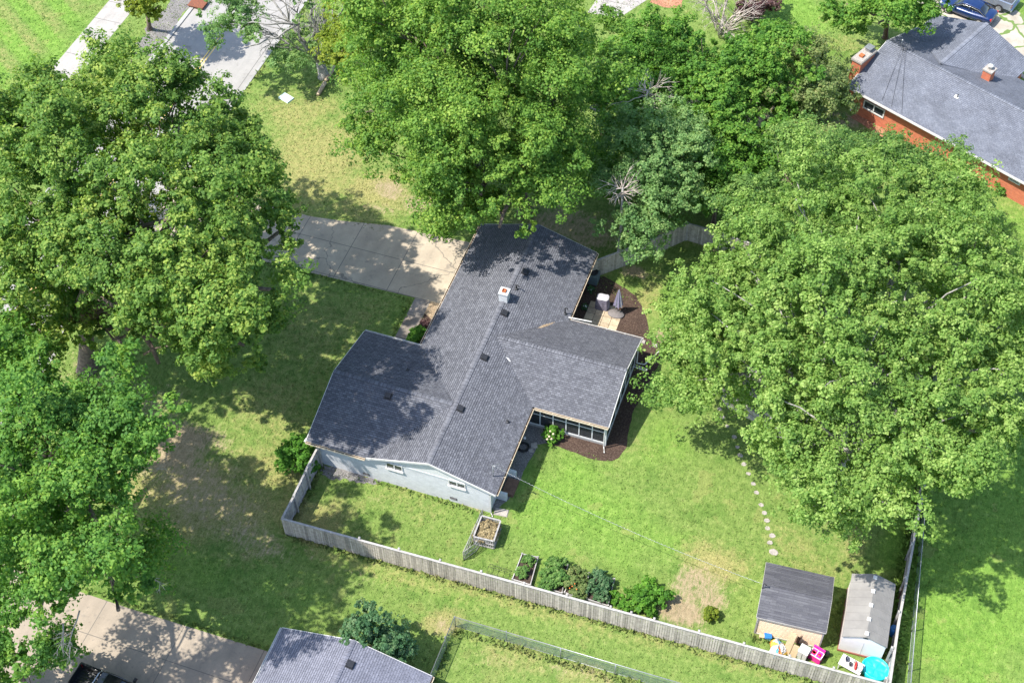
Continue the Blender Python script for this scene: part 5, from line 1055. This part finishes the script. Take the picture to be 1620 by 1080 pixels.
# ------------------------------------------------------------------ clutter by the sheds
def place(o, px, py, rz=0, z=0): o.location = at(px, py, z); o.rotation_euler = (0, 0, rz); return o
t = thing('plastic_bin', 'small sky blue plastic bin beside the tan shed wall', 'bin', at(1214, 1009)); mb = MB(); mb.box((0, 0, .16), (.34, .28, .32), .3, taper=1.12); mb.build('tub', 'sky_plastic', t); mb = MB(); mb.box((0, 0, .335), (.42, .35, .03), .3); mb.box((.05, 0, .36), (.12, .1, .03), .3); mb.build('lid', 'blue_plastic', t)
mb = MB(); mb.box((0, 0, .12), (.28, .22, .24), .2, taper=.9); mb.box((0, 0, .25), (.3, .24, .02), .2); tag(place(mb.build('cardboard_box', 'cardboard'), 1204.5, 1008), 'tiny tan cardboard box left of the sky blue bin', 'box')
# crumpled inflatable pool
rg = np.random.default_rng(9); mb = MB(); n = 30; m_ = 9; V = []
for i in range(m_):
    for k in range(n):
        t_ = 2*math.pi*k/n; r = (i+.6)/m_*.62*(1+.16*math.sin(3*t_+1)+.08*math.sin(7*t_+i)); V.append((r*math.cos(t_)*.85, r*math.sin(t_)*1.15, .08+.72*(1-(i/m_)**1.7)+.06*math.sin(k*1.9+i*2.3)))
for i in range(m_-1):
    for k in range(n): 
        f = (i*n+k, (i+1)*n+k, (i+1)*n+(k+1) % n, i*n+(k+1) % n); b0_ = k//3
        mi = [0, 0, 1, 0, 2, 0, 0, 1, 3, 0][b0_ % 10] if i not in (m_-2,) else [3, 2, 0, 2, 3, 0][b0_ % 6]
        b = len(mb.v); mb.face([V[j] for j in f], m=mi, smooth=True)
mb.face([V[k] for k in range(n)])
o = mb.build('inflatable_pool', ['white_plastic', 'sky_plastic', 'tarp_yellow', 'tarp_orange']); place(o, 1229, 1030); tag(o, 'crumpled inflatable pool in white, blue and orange, heaped against the tan shed', 'inflatable pool')
t = thing('sawhorse', 'folded brown wooden sawhorse leaning on the tan shed wall', 'sawhorse', at(1225, 1006)); mb = MB()
mb.tube([(-.18, -.05, 0), (0, .22, 1.15)], .028, 5); mb.tube([(.22, -.05, 0), (.02, .22, 1.15)], .028, 5); mb.tube([(-.1, .06, .5), (.13, .06, .5)], .02, 5); mb.build('legs', 'brown_deck', t)
for (px, py, wd, h, rz, lab) in ((1245, 1030, .42, 1.75, -.28, 'tall flattened cardboard sheet leaning on the tan shed, tallest one'), (1254, 1037, .42, .95, -.2, 'short flattened cardboard sheet in front of the tall one')):
    mb = MB(); mb.box((0, .1, h/2-.02), (wd, .05, h), tilt=('X', -.32), tint=.6); mb.box((0, .06, h/2-.02), (wd*.92, .02, h*.94), tilt=('X', -.32)); tag(place(mb.build('cardboard_sheet', 'cardboard'), px, py, rz), lab, 'cardboard')
t = thing('storage_cabinet', 'white plastic cabinet between the cardboard and the pink play kitchen', 'cabinet', at(1268, 1040), -.25); mb = MB(); mb.box((0, .1, .42), (.55, .5, .84)); mb.build('body', 'white_plastic', t)
mb = MB(); mb.box((0, .1, .86), (.6, .56, .04)); mb.box((0, .32, .93), (.58, .05, .12)); mb.build('top', 'white_plastic', t); mb = MB(); mb.box((0, -.16, .4), (.02, .02, .7)); mb.build('door_gap', 'dark_metal', t)
mb = MB(); mb.box((0, .05, .55), (.34, .03, .9), tilt=('X', -.25)); mb.box((0, -.02, .55), (.3, .03, .5), tilt=('X', -.25)); tag(place(mb.build('shadow_panel', 'brown_deck'), 1259, 1016, -.7), 'small dark panel standing in for the shadow behind the white cabinet', 'board')  # dark panel added in place of the shadow behind the cabinet
t = thing('play_kitchen', 'bright pink toy play kitchen with white rim', 'toy kitchen', at(1289, 1042), -.3); mb = MB(); mb.box((0, .1, .3), (.74, .58, .6), taper=.96); mb.box((0, .34, .72), (.72, .08, .3)); mb.build('body', 'pink_plastic', t)
mb = MB(); 
for (x, y, a, b) in ((0, -.18, .74, .05), (0, .3, .74, .05), (-.35, .06, .05, .5), (.35, .06, .05, .5), (0, .06, .04, .48)): mb.box((x, y, .62), (a, b, .05))
mb.build('rim', 'white_plastic', t); mb = MB(); mb.lathe((-.17, .06, .60), [(.13, 0), (.13, .02), (.1, .02), (.09, -.0), (.0, -.0)], 14); mb.lathe((.17, .06, .6), [(.1, 0), (.1, .02), (.0, .02)], 14); mb.build('hob', 'red_plastic', t)
mb = MB(); mb.lathe((0, 0, .3), [(.25, -.3), (.28, -.1), (.24, .2), (.2, .28), (.001, .3)], 12, 1.2, .6); tag(place(mb.build('dark_bag', 'dark_metal'), 1303, 1037, .2), 'dark sack standing right of the pink play kitchen', 'bag')
# potting table with oddments
q = at(1344, 1058); t = thing('potting_table', 'low pale table crowded with oddments behind the south fence, below the grey shed', 'table', q, -.25)
mb = MB(); mb.box((0, 0, .62), (1.35, .75, .05)); mb.build('tabletop', 'white_plastic', t)
for x in (-.6, .6):
    for y in (-.32, .32): mb = MB(); mb.box((x, y, .3), (.06, .06, .6)); mb.build('leg', 'white_plastic', t)
def on_table(name, mat, dx, dy, prof, lab, cat, sx=1, sy=1):
    mb = MB(); mb.lathe((0, 0, 0), prof, 12, sx, sy); o = mb.build(name, mat); c_, s_ = math.cos(-.25), math.sin(-.25); o.location = (q[0]+dx*c_-dy*s_, q[1]+dx*s_+dy*c_, .647); tag(o, lab, cat)
on_table('plant_pot', 'navy_plastic', -.35, .08, [(.07, 0), (.1, .2), (.11, .22), (.09, .22), (.08, .16), (.001, .15)], 'tall dark pot on the left of the cluttered pale table', 'pot', .9, 1.6)
on_table('plant_pot', 'dark_metal', -.05, -.1, [(.06, 0), (.09, .18), (.1, .2), (.08, .2), (.07, .14), (.001, .14)], 'dark pot in the middle of the cluttered pale table', 'pot', .9, 1.5)
on_table('red_toy', 'red_plastic', .25, .0, [(.09, 0), (.11, .1), (.06, .2), (.001, .24)], 'bright red plastic toy lying across the pale table', 'toy', .8, 2.6)
on_table('white_tub', 'white_plastic', .52, -.05, [(.12, 0), (.15, .22), (.16, .24), (.13, .24), (.12, .1), (.001, .1)], 'white tub on the right end of the pale table', 'tub', .9, 1.6)
on_table('grey_ball', 'stone_pale', .1, .2, [(.01, 0), (.08, .05), (.1, .1), (.07, .17), (.001, .2)], 'small grey ball beside the red toy on the pale table', 'ball')
# turquoise pool under a crinkled cover
rg = np.random.default_rng(12); t = thing('kiddie_pool', 'turquoise kiddie pool with a wrinkled bottom, in the fence corner', 'kiddie pool', at(1383, 1061), -.2); mb = MB(); n = 36; V = []; prof = [(.92, 0), (.97, .18), (.92, .32), (.86, .3), (.82, .16), (.6, .19), (.3, .17), (.02, .18)]
for i, (r, z) in enumerate(prof):
    for k in range(n): tt = 2*math.pi*k/n; V.append((r*math.cos(tt)*.84, r*math.sin(tt)*.74, z+.16+(.05*math.sin(5*tt+i*2)+.04*rg.normal() if 3 < i < 7 else .015*math.sin(9*tt) if i else -.16)))
mb.mesh(V, [(i*n+k, i*n+(k+1) % n, (i+1)*n+(k+1) % n, (i+1)*n+k) for i in range(len(prof)-1) for k in range(n)]+[tuple(range((len(prof)-1)*n, len(prof)*n))], smooth=True); mb.build('pool_shell', 'turquoise', t)
mb = MB(); mb.lathe((0, 0, 0), [(.2, 0), (.24, .2), (.25, .45), (.24, .7), (.2, .86), (.16, .86), (.15, .82), (.001, .82)], 16); tag(place(mb.build('barrel', 'blue_plastic'), 1410.5, 1003), 'blue plastic barrel between the grey shed and the east fence', 'barrel')
t = thing('leaning_pipes', 'bundle of pale metal poles leaning in the fence corner', 'poles', at(1401, 1052)); mb = MB()
for k in range(3): mb.tube([(.03*k, -.2, 0), (.12+.05*k, .75, 1.4)], .022, 6)
mb.build('poles', 'grey_metal', t)
for (px, py, lab) in ((1421, 940, 'bundle of brown sticks leaning on the east fence, farther one'), (1413, 985, 'bundle of brown sticks leaning on the east fence, nearer the barrel')):
    mb = MB()
    for k in range(6): mb.tube([(rnd.uniform(-.1, .1), -.7+rnd.uniform(-.15, .1), .02), (.25, .6+rnd.uniform(-.2, .3), 1.2+rnd.uniform(-.3, .2))], .02, 5)
    o = mb.build('stick_bundle', 'brown_deck'); place(o, px, py); tag(o, lab, 'sticks')

# ------------------------------------------------------------------ neighbour house at the bottom
nh = thing('house', 'grey shingled house at the bottom edge beside the lower driveway', 'house', (0, 0, 0)); A = at(445, 995.5, 2.6); Bq = at(685, 1066, 2.6); nv = (A[1]+Bq[1])/2; nz = 4.0; cxm = (A[0]+Bq[0])/2
mb = MB(); mb.slab([(A[0], nv, 2.6), (A[0], nv-22, 2.6), (cxm, nv-22, nz), (cxm, nv, nz)], eave=(0, 1, 0)); mb.slab([(Bq[0], nv, 2.6), (Bq[0], nv-22, 2.6), (cxm, nv-22, nz), (cxm, nv, nz)], eave=(0, 1, 0)); mb.build('roof', 'grey_shingles', nh)
capline((cxm, nv-22, nz), (cxm, nv, nz), .3).build('ridge_cap', 'grey_shingles', nh)
mb = MB(); mb.wallbox(A[0]+.4, nv-21.6, Bq[0]-.4, nv-.4, 0, 2.6); mb.face([(Bq[0]-.4, nv-.4, 2.6), (A[0]+.4, nv-.4, 2.6), (cxm, nv-.4, nz-.15)], uv=[(0, 0), (8, 0), (4, 1)]); mb.build('wall', 'red_brick', nh)
gutter((A[0], nv-22), (A[0], nv), (-1, 0), 'trim_white', nh, lit=False); gutter((Bq[0], nv-22), (Bq[0], nv), (1, 0), 'trim_cream', nh)
rake((A[0], nv+.002, 2.6), (cxm, nv+.002, nz), off=(0, 1)).build('rake_board', 'trim_white', nh); rake((cxm, nv+.002, nz), (Bq[0], nv+.002, 2.6), off=(0, 1)).build('rake_board', 'trim_white', nh)
q = at(554, 1050, 3.95); mb = MB(); zz = 2.6+(Bq[0]-q[0])*(nz-2.6)/(Bq[0]-cxm); mb.box((q[0], q[1], zz+.03), (.5, .5, .02), tilt=('Y', .29)); mb.box((q[0], q[1], zz+.1), (.42, .42, .13), tilt=('Y', .29), taper=.9); mb.build('roof_vent', 'dark_metal', nh)

# ------------------------------------------------------------------ red brick house
O = at(1341, 136, 2.6); E2_ = at(1620, 287.5, 2.6); RA = math.atan2(E2_[1]-O[1], E2_[0]-O[0]); rh = thing('house', 'red brick house with a large pale grey hip and gable roof, upper right', 'house', (O[0], O[1], 0), RA)
RL, RD, rez, rrz = 26, 9.8, 2.6, 4.15
mb = MB(); mb.slab([(0, 0, rez), (RL, 0, rez), (RL, RD/2, rrz), (0, RD/2, rrz)], eave=(1, 0, 0)); mb.slab([(0, RD, rez), (RL, RD, rez), (RL, RD/2, rrz), (0, RD/2, rrz)], eave=(1, 0, 0))
wz2 = 4.13; mb.slab([(.12, 12.1, rez), (.12, RD-.6, rez), (4.6, 5.4, wz2), (4.6, 12.1, wz2)], eave=(0, 1, 0)); mb.slab([(9.1, 12.1, rez), (9.1, RD-.6, rez), (4.6, 5.4, wz2), (4.6, 12.1, wz2)], eave=(0, 1, 0)); mb.build('roof', 'pale_shingles', rh)
capline((RL, RD/2, rrz), (0, RD/2, rrz), .31).build('ridge_cap', 'pale_shingles', rh); capline((4.6, 12.1, wz2), (4.6, 5.6, wz2), .31).build('ridge_cap', 'pale_shingles', rh)
mb = MB(); mb.wallbox(.45, .5, RL-.4, RD-.5, 0, 2.6); mb.wallbox(.55, RD-1, 8.7, 11.8, 0, 2.598)
mb.face([(.45, RD-.5, 2.6), (.45, .5, 2.6), (.45, RD/2, rrz-.15)], uv=[(0, 2.6), (9, 2.6), (4.5, 4)]); mb.face([(8.7, 11.8, 2.6), (.55, 11.8, 2.6), (4.6, 11.8, wz2-.15)], uv=[(0, 2.6), (9, 2.6), (4.5, 4)]); mb.build('wall', 'red_brick', rh)
gutter((0, 0), (RL, 0), (0, -1), 'trim_white', rh, lit=False)
for a, b in (((-.002, 0, rez), (-.002, RD/2, rrz)), ((-.002, RD/2, rrz), (-.002, RD, rez))): rake(a, b, off=(-1, 0)).build('rake_board', 'trim_white', rh)
Mi = (Matrix.Translation((O[0], O[1], 0)) @ Matrix.Rotation(RA, 4, 'Z')).inverted()
def loc(px, py, yl):   # pixel -> point on the house's south wall plane
    d = cF*FPX+cR*(px-810)+cU*(540-py); o2 = Mi @ Vector(CP); d2_ = Mi.to_3x3() @ Vector(d); t_ = (yl-o2.y)/d2_.y; return o2+d2_*t_
def rwin(pa, pb, split, nm='window'):
    a = loc(*pa, .5); b = loc(*pb, .5); x0, x1 = min(a.x, b.x), max(a.x, b.x); z1, z0_ = max(a.z, b.z), min(a.z, b.z); z1 = min(z1, 2.35)
    mb = MB(); 
    for z in (z0_, z1): mb.box(((x0+x1)/2, .47, z), (x1-x0+.1, .1, .1))
    for x in ([x0, (x0+x1)/2, x1] if split else [x0, x1]): mb.box((x, .47, (z0_+z1)/2), (.09, .098, z1-z0_-.08))
    f = mb.build(nm, 'trim_white', rh); m2 = MB(); m2.box(((x0+x1)/2, .485, (z0_+z1)/2), (x1-x0-.06, .02, z1-z0_-.06)); m2.build('pane', 'dark_glass', f)
    if not split: m3 = MB(); m3.box(((x0+x1)/2, .468, (z0_+z1)/2), (x1-x0-.1, .03, .05)); m3.build('sash', 'trim_white', f)
rwin((1369, 158), (1397, 186), True); rwin((1598, 279), (1613, 292), False)
mb = MB(); mb.box((.5, .42, 1.3), (.1, .1, 2.5)); mb.build('downspout', 'trim_white', rh)
mb = MB(); mb.wallbox(-.75, 1.3, .05, 3.3, 0, 4.0); chm = mb.build('chimney', 'red_brick', rh)
mb = MB(); mb.box((-.35, 2.3, 4.07), (.98, 2.18, .16)); mb.box((-.35, 2.3, 4.17), (.88, 2.05, .05)); mb.build('cap', 'stone_pale', chm)
mb = MB(); mb.box((-.35, 2.9, 4.34), (.42, .5, .28)); mb.box((-.35, 2.9, 4.51), (.6, .66, .04)); mb.build('flue_hood', 'grey_metal', chm); mb = MB(); mb.box((-.35, 1.9, 4.27), (.34, .34, .16)); mb.build('flue', 'terracotta', chm)
mb = MB(); mb.wallbox(7.5, 6.7, 8.2, 7.4, 3.0, 4.35); ch2 = mb.build('chimney', 'red_brick', rh)
mb = MB(); mb.box((7.85, 7.05, 4.4), (.82, .82, .12)); mb.build('cap', 'stone_pale', ch2); mb = MB(); mb.lathe((7.85, 7.05, 4.45), [(.14, 0), (.14, .25), (.22, .27), (.22, .33), (.02, .4)], 12); mb.build('flue_cowl', 'white_plastic', ch2)
zz = rez+3.43*(rrz-rez)/(RD/2); mb = MB(); mb.box((7.4, 3.4, zz+.02), (.34, .3, .02), tilt=('X', .3)); mb.build('flashing', 'trim_white', rh); mb = MB(); mb.tube([(7.46, 3.4, zz), (7.46, 3.4, zz+.3)], .05, 8); mb.build('vent_pipe', 'dark_metal', rh)
mb = MB(); mb.tube([(1.2, 5.0, rrz), (1.2, 5.0, rrz+.55)], .03, 6); mb.lathe((1.2, 5.0, rrz+.55), [(.07, 0), (.09, .08), (.05, .15), (.001, .17)], 10); mb.build('vent_pipe', 'grey_metal', rh)
mb = MB(); mb.tube([(1.6, 4.7, rrz-.05), (1.6, 4.7, rrz+.35)], .02, 5); mb.tube([(1.2, 4.7, rrz+.3), (2.0, 4.6, rrz+.3)], .018, 5); mb.tube([(1.25, 4.6, rrz+.2), (1.9, 4.8, rrz+.24)], .015, 5)
for k, (x1, y1) in enumerate(((3.0, .25), (3.9, .2), (4.9, .12))):
    x2 = 1.45+.15*k
    def zr(y): return rez+y*(rrz-rez)/(RD/2)
    mb.tube([(x2, 4.7, rrz+.28), (x2+(x1-x2)*.3, 4.7+(y1-4.7)*.3, zr(4.7+(y1-4.7)*.3)+.12), (x2+(x1-x2)*.65, 4.7+(y1-4.7)*.65, zr(4.7+(y1-4.7)*.65)+.05), (x1, y1, zr(y1)+.03)], .012, 4)
mb.build('aerial', 'dark_metal', rh)
mb = MB(); wq = at(1619, 119, 3.5); wl = Mi @ Vector(wq); zz = rez+(9.1-wl.x)*(wz2-rez)/4.5; mb.box((wl.x, wl.y, zz+.05), (.6, .9, .1), tilt=('Y', .33)); mb.build('skylight', 'trim_white', rh)
# white chair frame by its wall
t = thing('lawn_chair', 'white metal lawn chair by the wall of the red brick house', 'chair', at(1366, 180), -.6); mb = MB(); mb.box((0, 0, .42), (.5, .46, .04)); mb.build('seat', 'white_paint', t); mb = MB(); mb.box((0, .24, .7), (.5, .03, .5), tilt=('X', -.2)); mb.build('backrest', 'white_paint', t)
for x in (-.23, .23):
    for y in (-.2, .2): mb = MB(); mb.tube([(x, y, 0), (x, y, .42)], .018, 5); mb.build('leg', 'white_paint', t)
flat('brick_patio', ragged(pxpoly([(1345, 186), (1362, 172), (1420, 205), (1405, 222)]), .5, .05), 'red_mulch', .012)
tree('shrub', 'small green shrub at the foot of the red brick wall under the small window', 'shrub', at(1583, 305)[:2], [(1583, 300, .4, .35, .35)], 'leaf_hedge', 60, tr=.02, leaf=.1, lobe=.2, nb=4, fork=.2)

# ------------------------------------------------------------------ vehicles
def loft(mb, st, m=0, smooth=True, n=14, pw=2.6, cap=True):
    """st: (x, half width, z low, z high) superellipse sections"""
    V = []
    for (x, hw2, zl, zh) in st:
        for k in range(n):
            t_ = 2*math.pi*(k+.5)/n; c_, s_ = math.cos(t_), math.sin(t_); V.append((x, hw2*math.copysign(abs(c_)**(2/pw), c_), (zl+zh)/2+(zh-zl)/2*math.copysign(abs(s_)**(2/pw), s_)))
    L = len(st); F = [(i*n+k, (i+1)*n+k, (i+1)*n+(k+1) % n, i*n+(k+1) % n) for i in range(L-1) for k in range(n)]
    if cap: F += [tuple(range(n)), tuple(range((L-1)*n, L*n))[::-1]]
    mb.mesh(V, F, m=m, smooth=smooth)
def wheel(parent, x, y, r=.33, wd=.22):
    s_ = 1 if y > 0 else -1; mb = MB(); mb.tube([(x, y-wd/2*s_, r), (x, y+wd/2*s_, r)], r, 20, smooth=False); t_ = mb.build('wheel', 'black_rubber', parent)
    mb = MB(); mb.tube([(x, y+wd/2*s_, r), (x, y+(wd/2+.015)*s_, r)], r*.62, 16, smooth=False)
    for k in range(5): a = k*1.2566; mb.box((x+math.cos(a)*r*.33, y+(wd/2+.02)*s_, r+math.sin(a)*r*.33), (r*.5, .02, .05), tilt=('Y', -a))
    mb.build('rim', 'rim_alloy', t_)
def ribbon(mb, rows, m=0):
    for a, b in zip(rows, rows[1:]):
        for i in range(len(a)-1): mb.face([a[i], a[i+1], b[i+1], b[i]], m=m, smooth=True)
def sedan(label, loc_, rz, col):
    t = thing('parked_car', label, 'car', loc_, rz); mb = MB()
    loft(mb, [(-2.38, .62, .42, .86), (-2.3, .80, .30, .98), (-2.0, .87, .24, 1.03), (-1.5, .90, .22, 1.04), (-.6, .91, .20, .98), (.6, .91, .20, .95), (1.3, .90, .22, .90), (1.9, .86, .24, .82), (2.25, .76, .28, .72), (2.4, .58, .36, .62)], pw=3.4, n=18)
    mb.build('body', col, t)
    mb = MB(); W0, W1 = .80, .58   # greenhouse: glass all round, painted roof on top
    prof = [(-1.75, 1.0, .74), (-1.05, 1.38, .60), (-.3, 1.46, .58), (.35, 1.42, .58), (1.15, .93, .76)]
    loft(mb, [(x, w2_, .85, z) for (x, z, w2_) in prof], pw=3.2, n=14); mb.build('windows', 'car_glass', t)
    mb = MB(); rows = []
    for (x, z, w2_) in ((-1.12, 1.355, .56), (-.85, 1.425, .59), (-.3, 1.475, .6), (.2, 1.455, .6), (.42, 1.41, .58)): rows.append([(x, w2_*k/4, z-.045*(k/4)**4*1.2+.004) for k in range(-4, 5)])
    ribbon(mb, rows); 
    for s_ in (-1, 1):
        mb.tube([(-1.85, .76*s_, 1.0), (-1.1, .60*s_, 1.36), (-.3, .62*s_, 1.42), (.35, .61*s_, 1.38), (1.2, .78*s_, .93)], .035, 6); mb.tube([(-.25, .84*s_, .96), (-.28, .62*s_, 1.41)], .03, 5)
    mb.build('roof', col, t)
    mb = MB(); [mb.tube([(-1.75, .80*s_, 1.0), (-1.05, .70*s_, 1.3), (-.3, .72*s_, 1.36), (.4, .72*s_, 1.3), (1.0, .84*s_, .97), (-1.75, .86*s_, 1.0)], .014, 5) for s_ in (-1, 1)]; mb.build('window_trim', 'rim_alloy', t)
    for s_ in (-1, 1):
        mb = MB(); mb.box((-2.28, .64*s_, .82), (.14, .3, .18), taper=.8); mb.build('taillight', 'tail_red', t); mb = MB(); mb.box((2.2, .62*s_, .66), (.16, .26, .12), taper=.8); mb.build('headlight', 'white_plastic', t)
        mb = MB(); mb.box((.85, .98*s_, 1.0), (.14, .2, .12), taper=.8); mb.build('mirror', col, t)
        for x in (-1.42, 1.42): wheel(t, x, .82*s_)
    return t
rw = at(1547, 41, .33); dirc = math.atan2(at(1497, 12)[1]-at(1578, 35)[1], at(1497, 12)[0]-at(1578, 35)[0])
CD = math.radians(163); sedan('shiny dark blue sedan parked behind the red brick house', (29.75, 59.85, 0), CD, 'paint_blue')
def pickup(label, loc_, rz, col, roll=False):
    t = thing('pickup_truck', label, 'pickup truck', loc_, rz); mb = MB()
    loft(mb, [(.95, .94, .42, 1.12), (1.6, .95, .40, 1.14), (2.2, .93, .42, 1.08), (2.6, .86, .46, .98), (2.72, .7, .55, .86)], pw=4.2, n=18); loft(mb, [(-.85, .94, .42, 1.15), (1.0, .94, .42, 1.13)], pw=5, n=18)
    for s_ in (-1, 1): mb.box((-1.75, .88*s_, .84), (1.82, .12, .62))
    mb.box((-2.66, 0, .84), (.06, 1.88, .6)); mb.box((-1.75, 0, .6), (1.8, 1.7, .1)); mb.box((-2.74, 0, .48), (.14, 1.8, .16)); mb.build('body', col, t)
    mb = MB()
    for k in range(9): mb.box((-1.75, -.72+k*.18, .665), (1.74, .09, .03))
    mb.build('bed_liner', 'dark_metal', t)
    mb = MB(); loft(mb, [(-.86, .80, 1.05, 1.72), (-.5, .79, 1.05, 1.78), (.35, .79, 1.05, 1.77), (1.15, .86, 1.05, 1.16)], pw=3.6, n=16); mb.build('windows', 'car_glass', t)
    mb = MB(); rows = [[(x, w2_*k/4, z-.05*(k/4)**4) for k in range(-4, 5)] for (x, z, w2_) in ((-.9, 1.73, .7), (-.5, 1.80, .73), (.1, 1.80, .73), (.4, 1.775, .71))]; ribbon(mb, rows)
    for s_ in (-1, 1): mb.tube([(-.88, .84*s_, 1.1), (-.85, .74*s_, 1.7), (-.4, .76*s_, 1.76), (.35, .76*s_, 1.74), (1.15, .86*s_, 1.13)], .04, 6); mb.tube([(-.05, .86*s_, 1.1), (-.1, .76*s_, 1.75)], .035, 5)
    mb.build('roof', col, t)
    for s_ in (-1, 1):
        mb = MB(); mb.box((-2.66, .86*s_, .92), (.1, .14, .34)); mb.build('taillight', 'tail_red', t); mb = MB(); mb.box((2.62, .68*s_, .84), (.14, .3, .18), taper=.8); mb.build('headlight', 'white_plastic', t)
        mb = MB(); mb.box((.85, 1.1*s_, 1.2), (.14, .26, .2), taper=.85); mb.build('mirror', 'dark_metal', t)
        for x in (-1.7, 1.75): wheel(t, x, .86*s_, .38, .26)
    if roll:
        mb = MB(); mb.tube([(-1.0, -.86, 1.16), (-1.02, -.74, 1.66), (-1.02, -.5, 1.8), (-1.02, .5, 1.8), (-1.02, .74, 1.66), (-1.0, .86, 1.16)], .035, 8); mb.build('roll_bar', 'rim_alloy', t)
    return t
pickup('silver pickup truck parked beyond the blue sedan', (30.85, 62.35, 0), CD, 'paint_silver')
q3 = at(196, 1078, 1.2); pickup('black pickup truck with a chrome bar behind its cab, at the bottom left', (q3[0]-.35, q3[1]-.75, 0), R_(-3), 'paint_black', True)
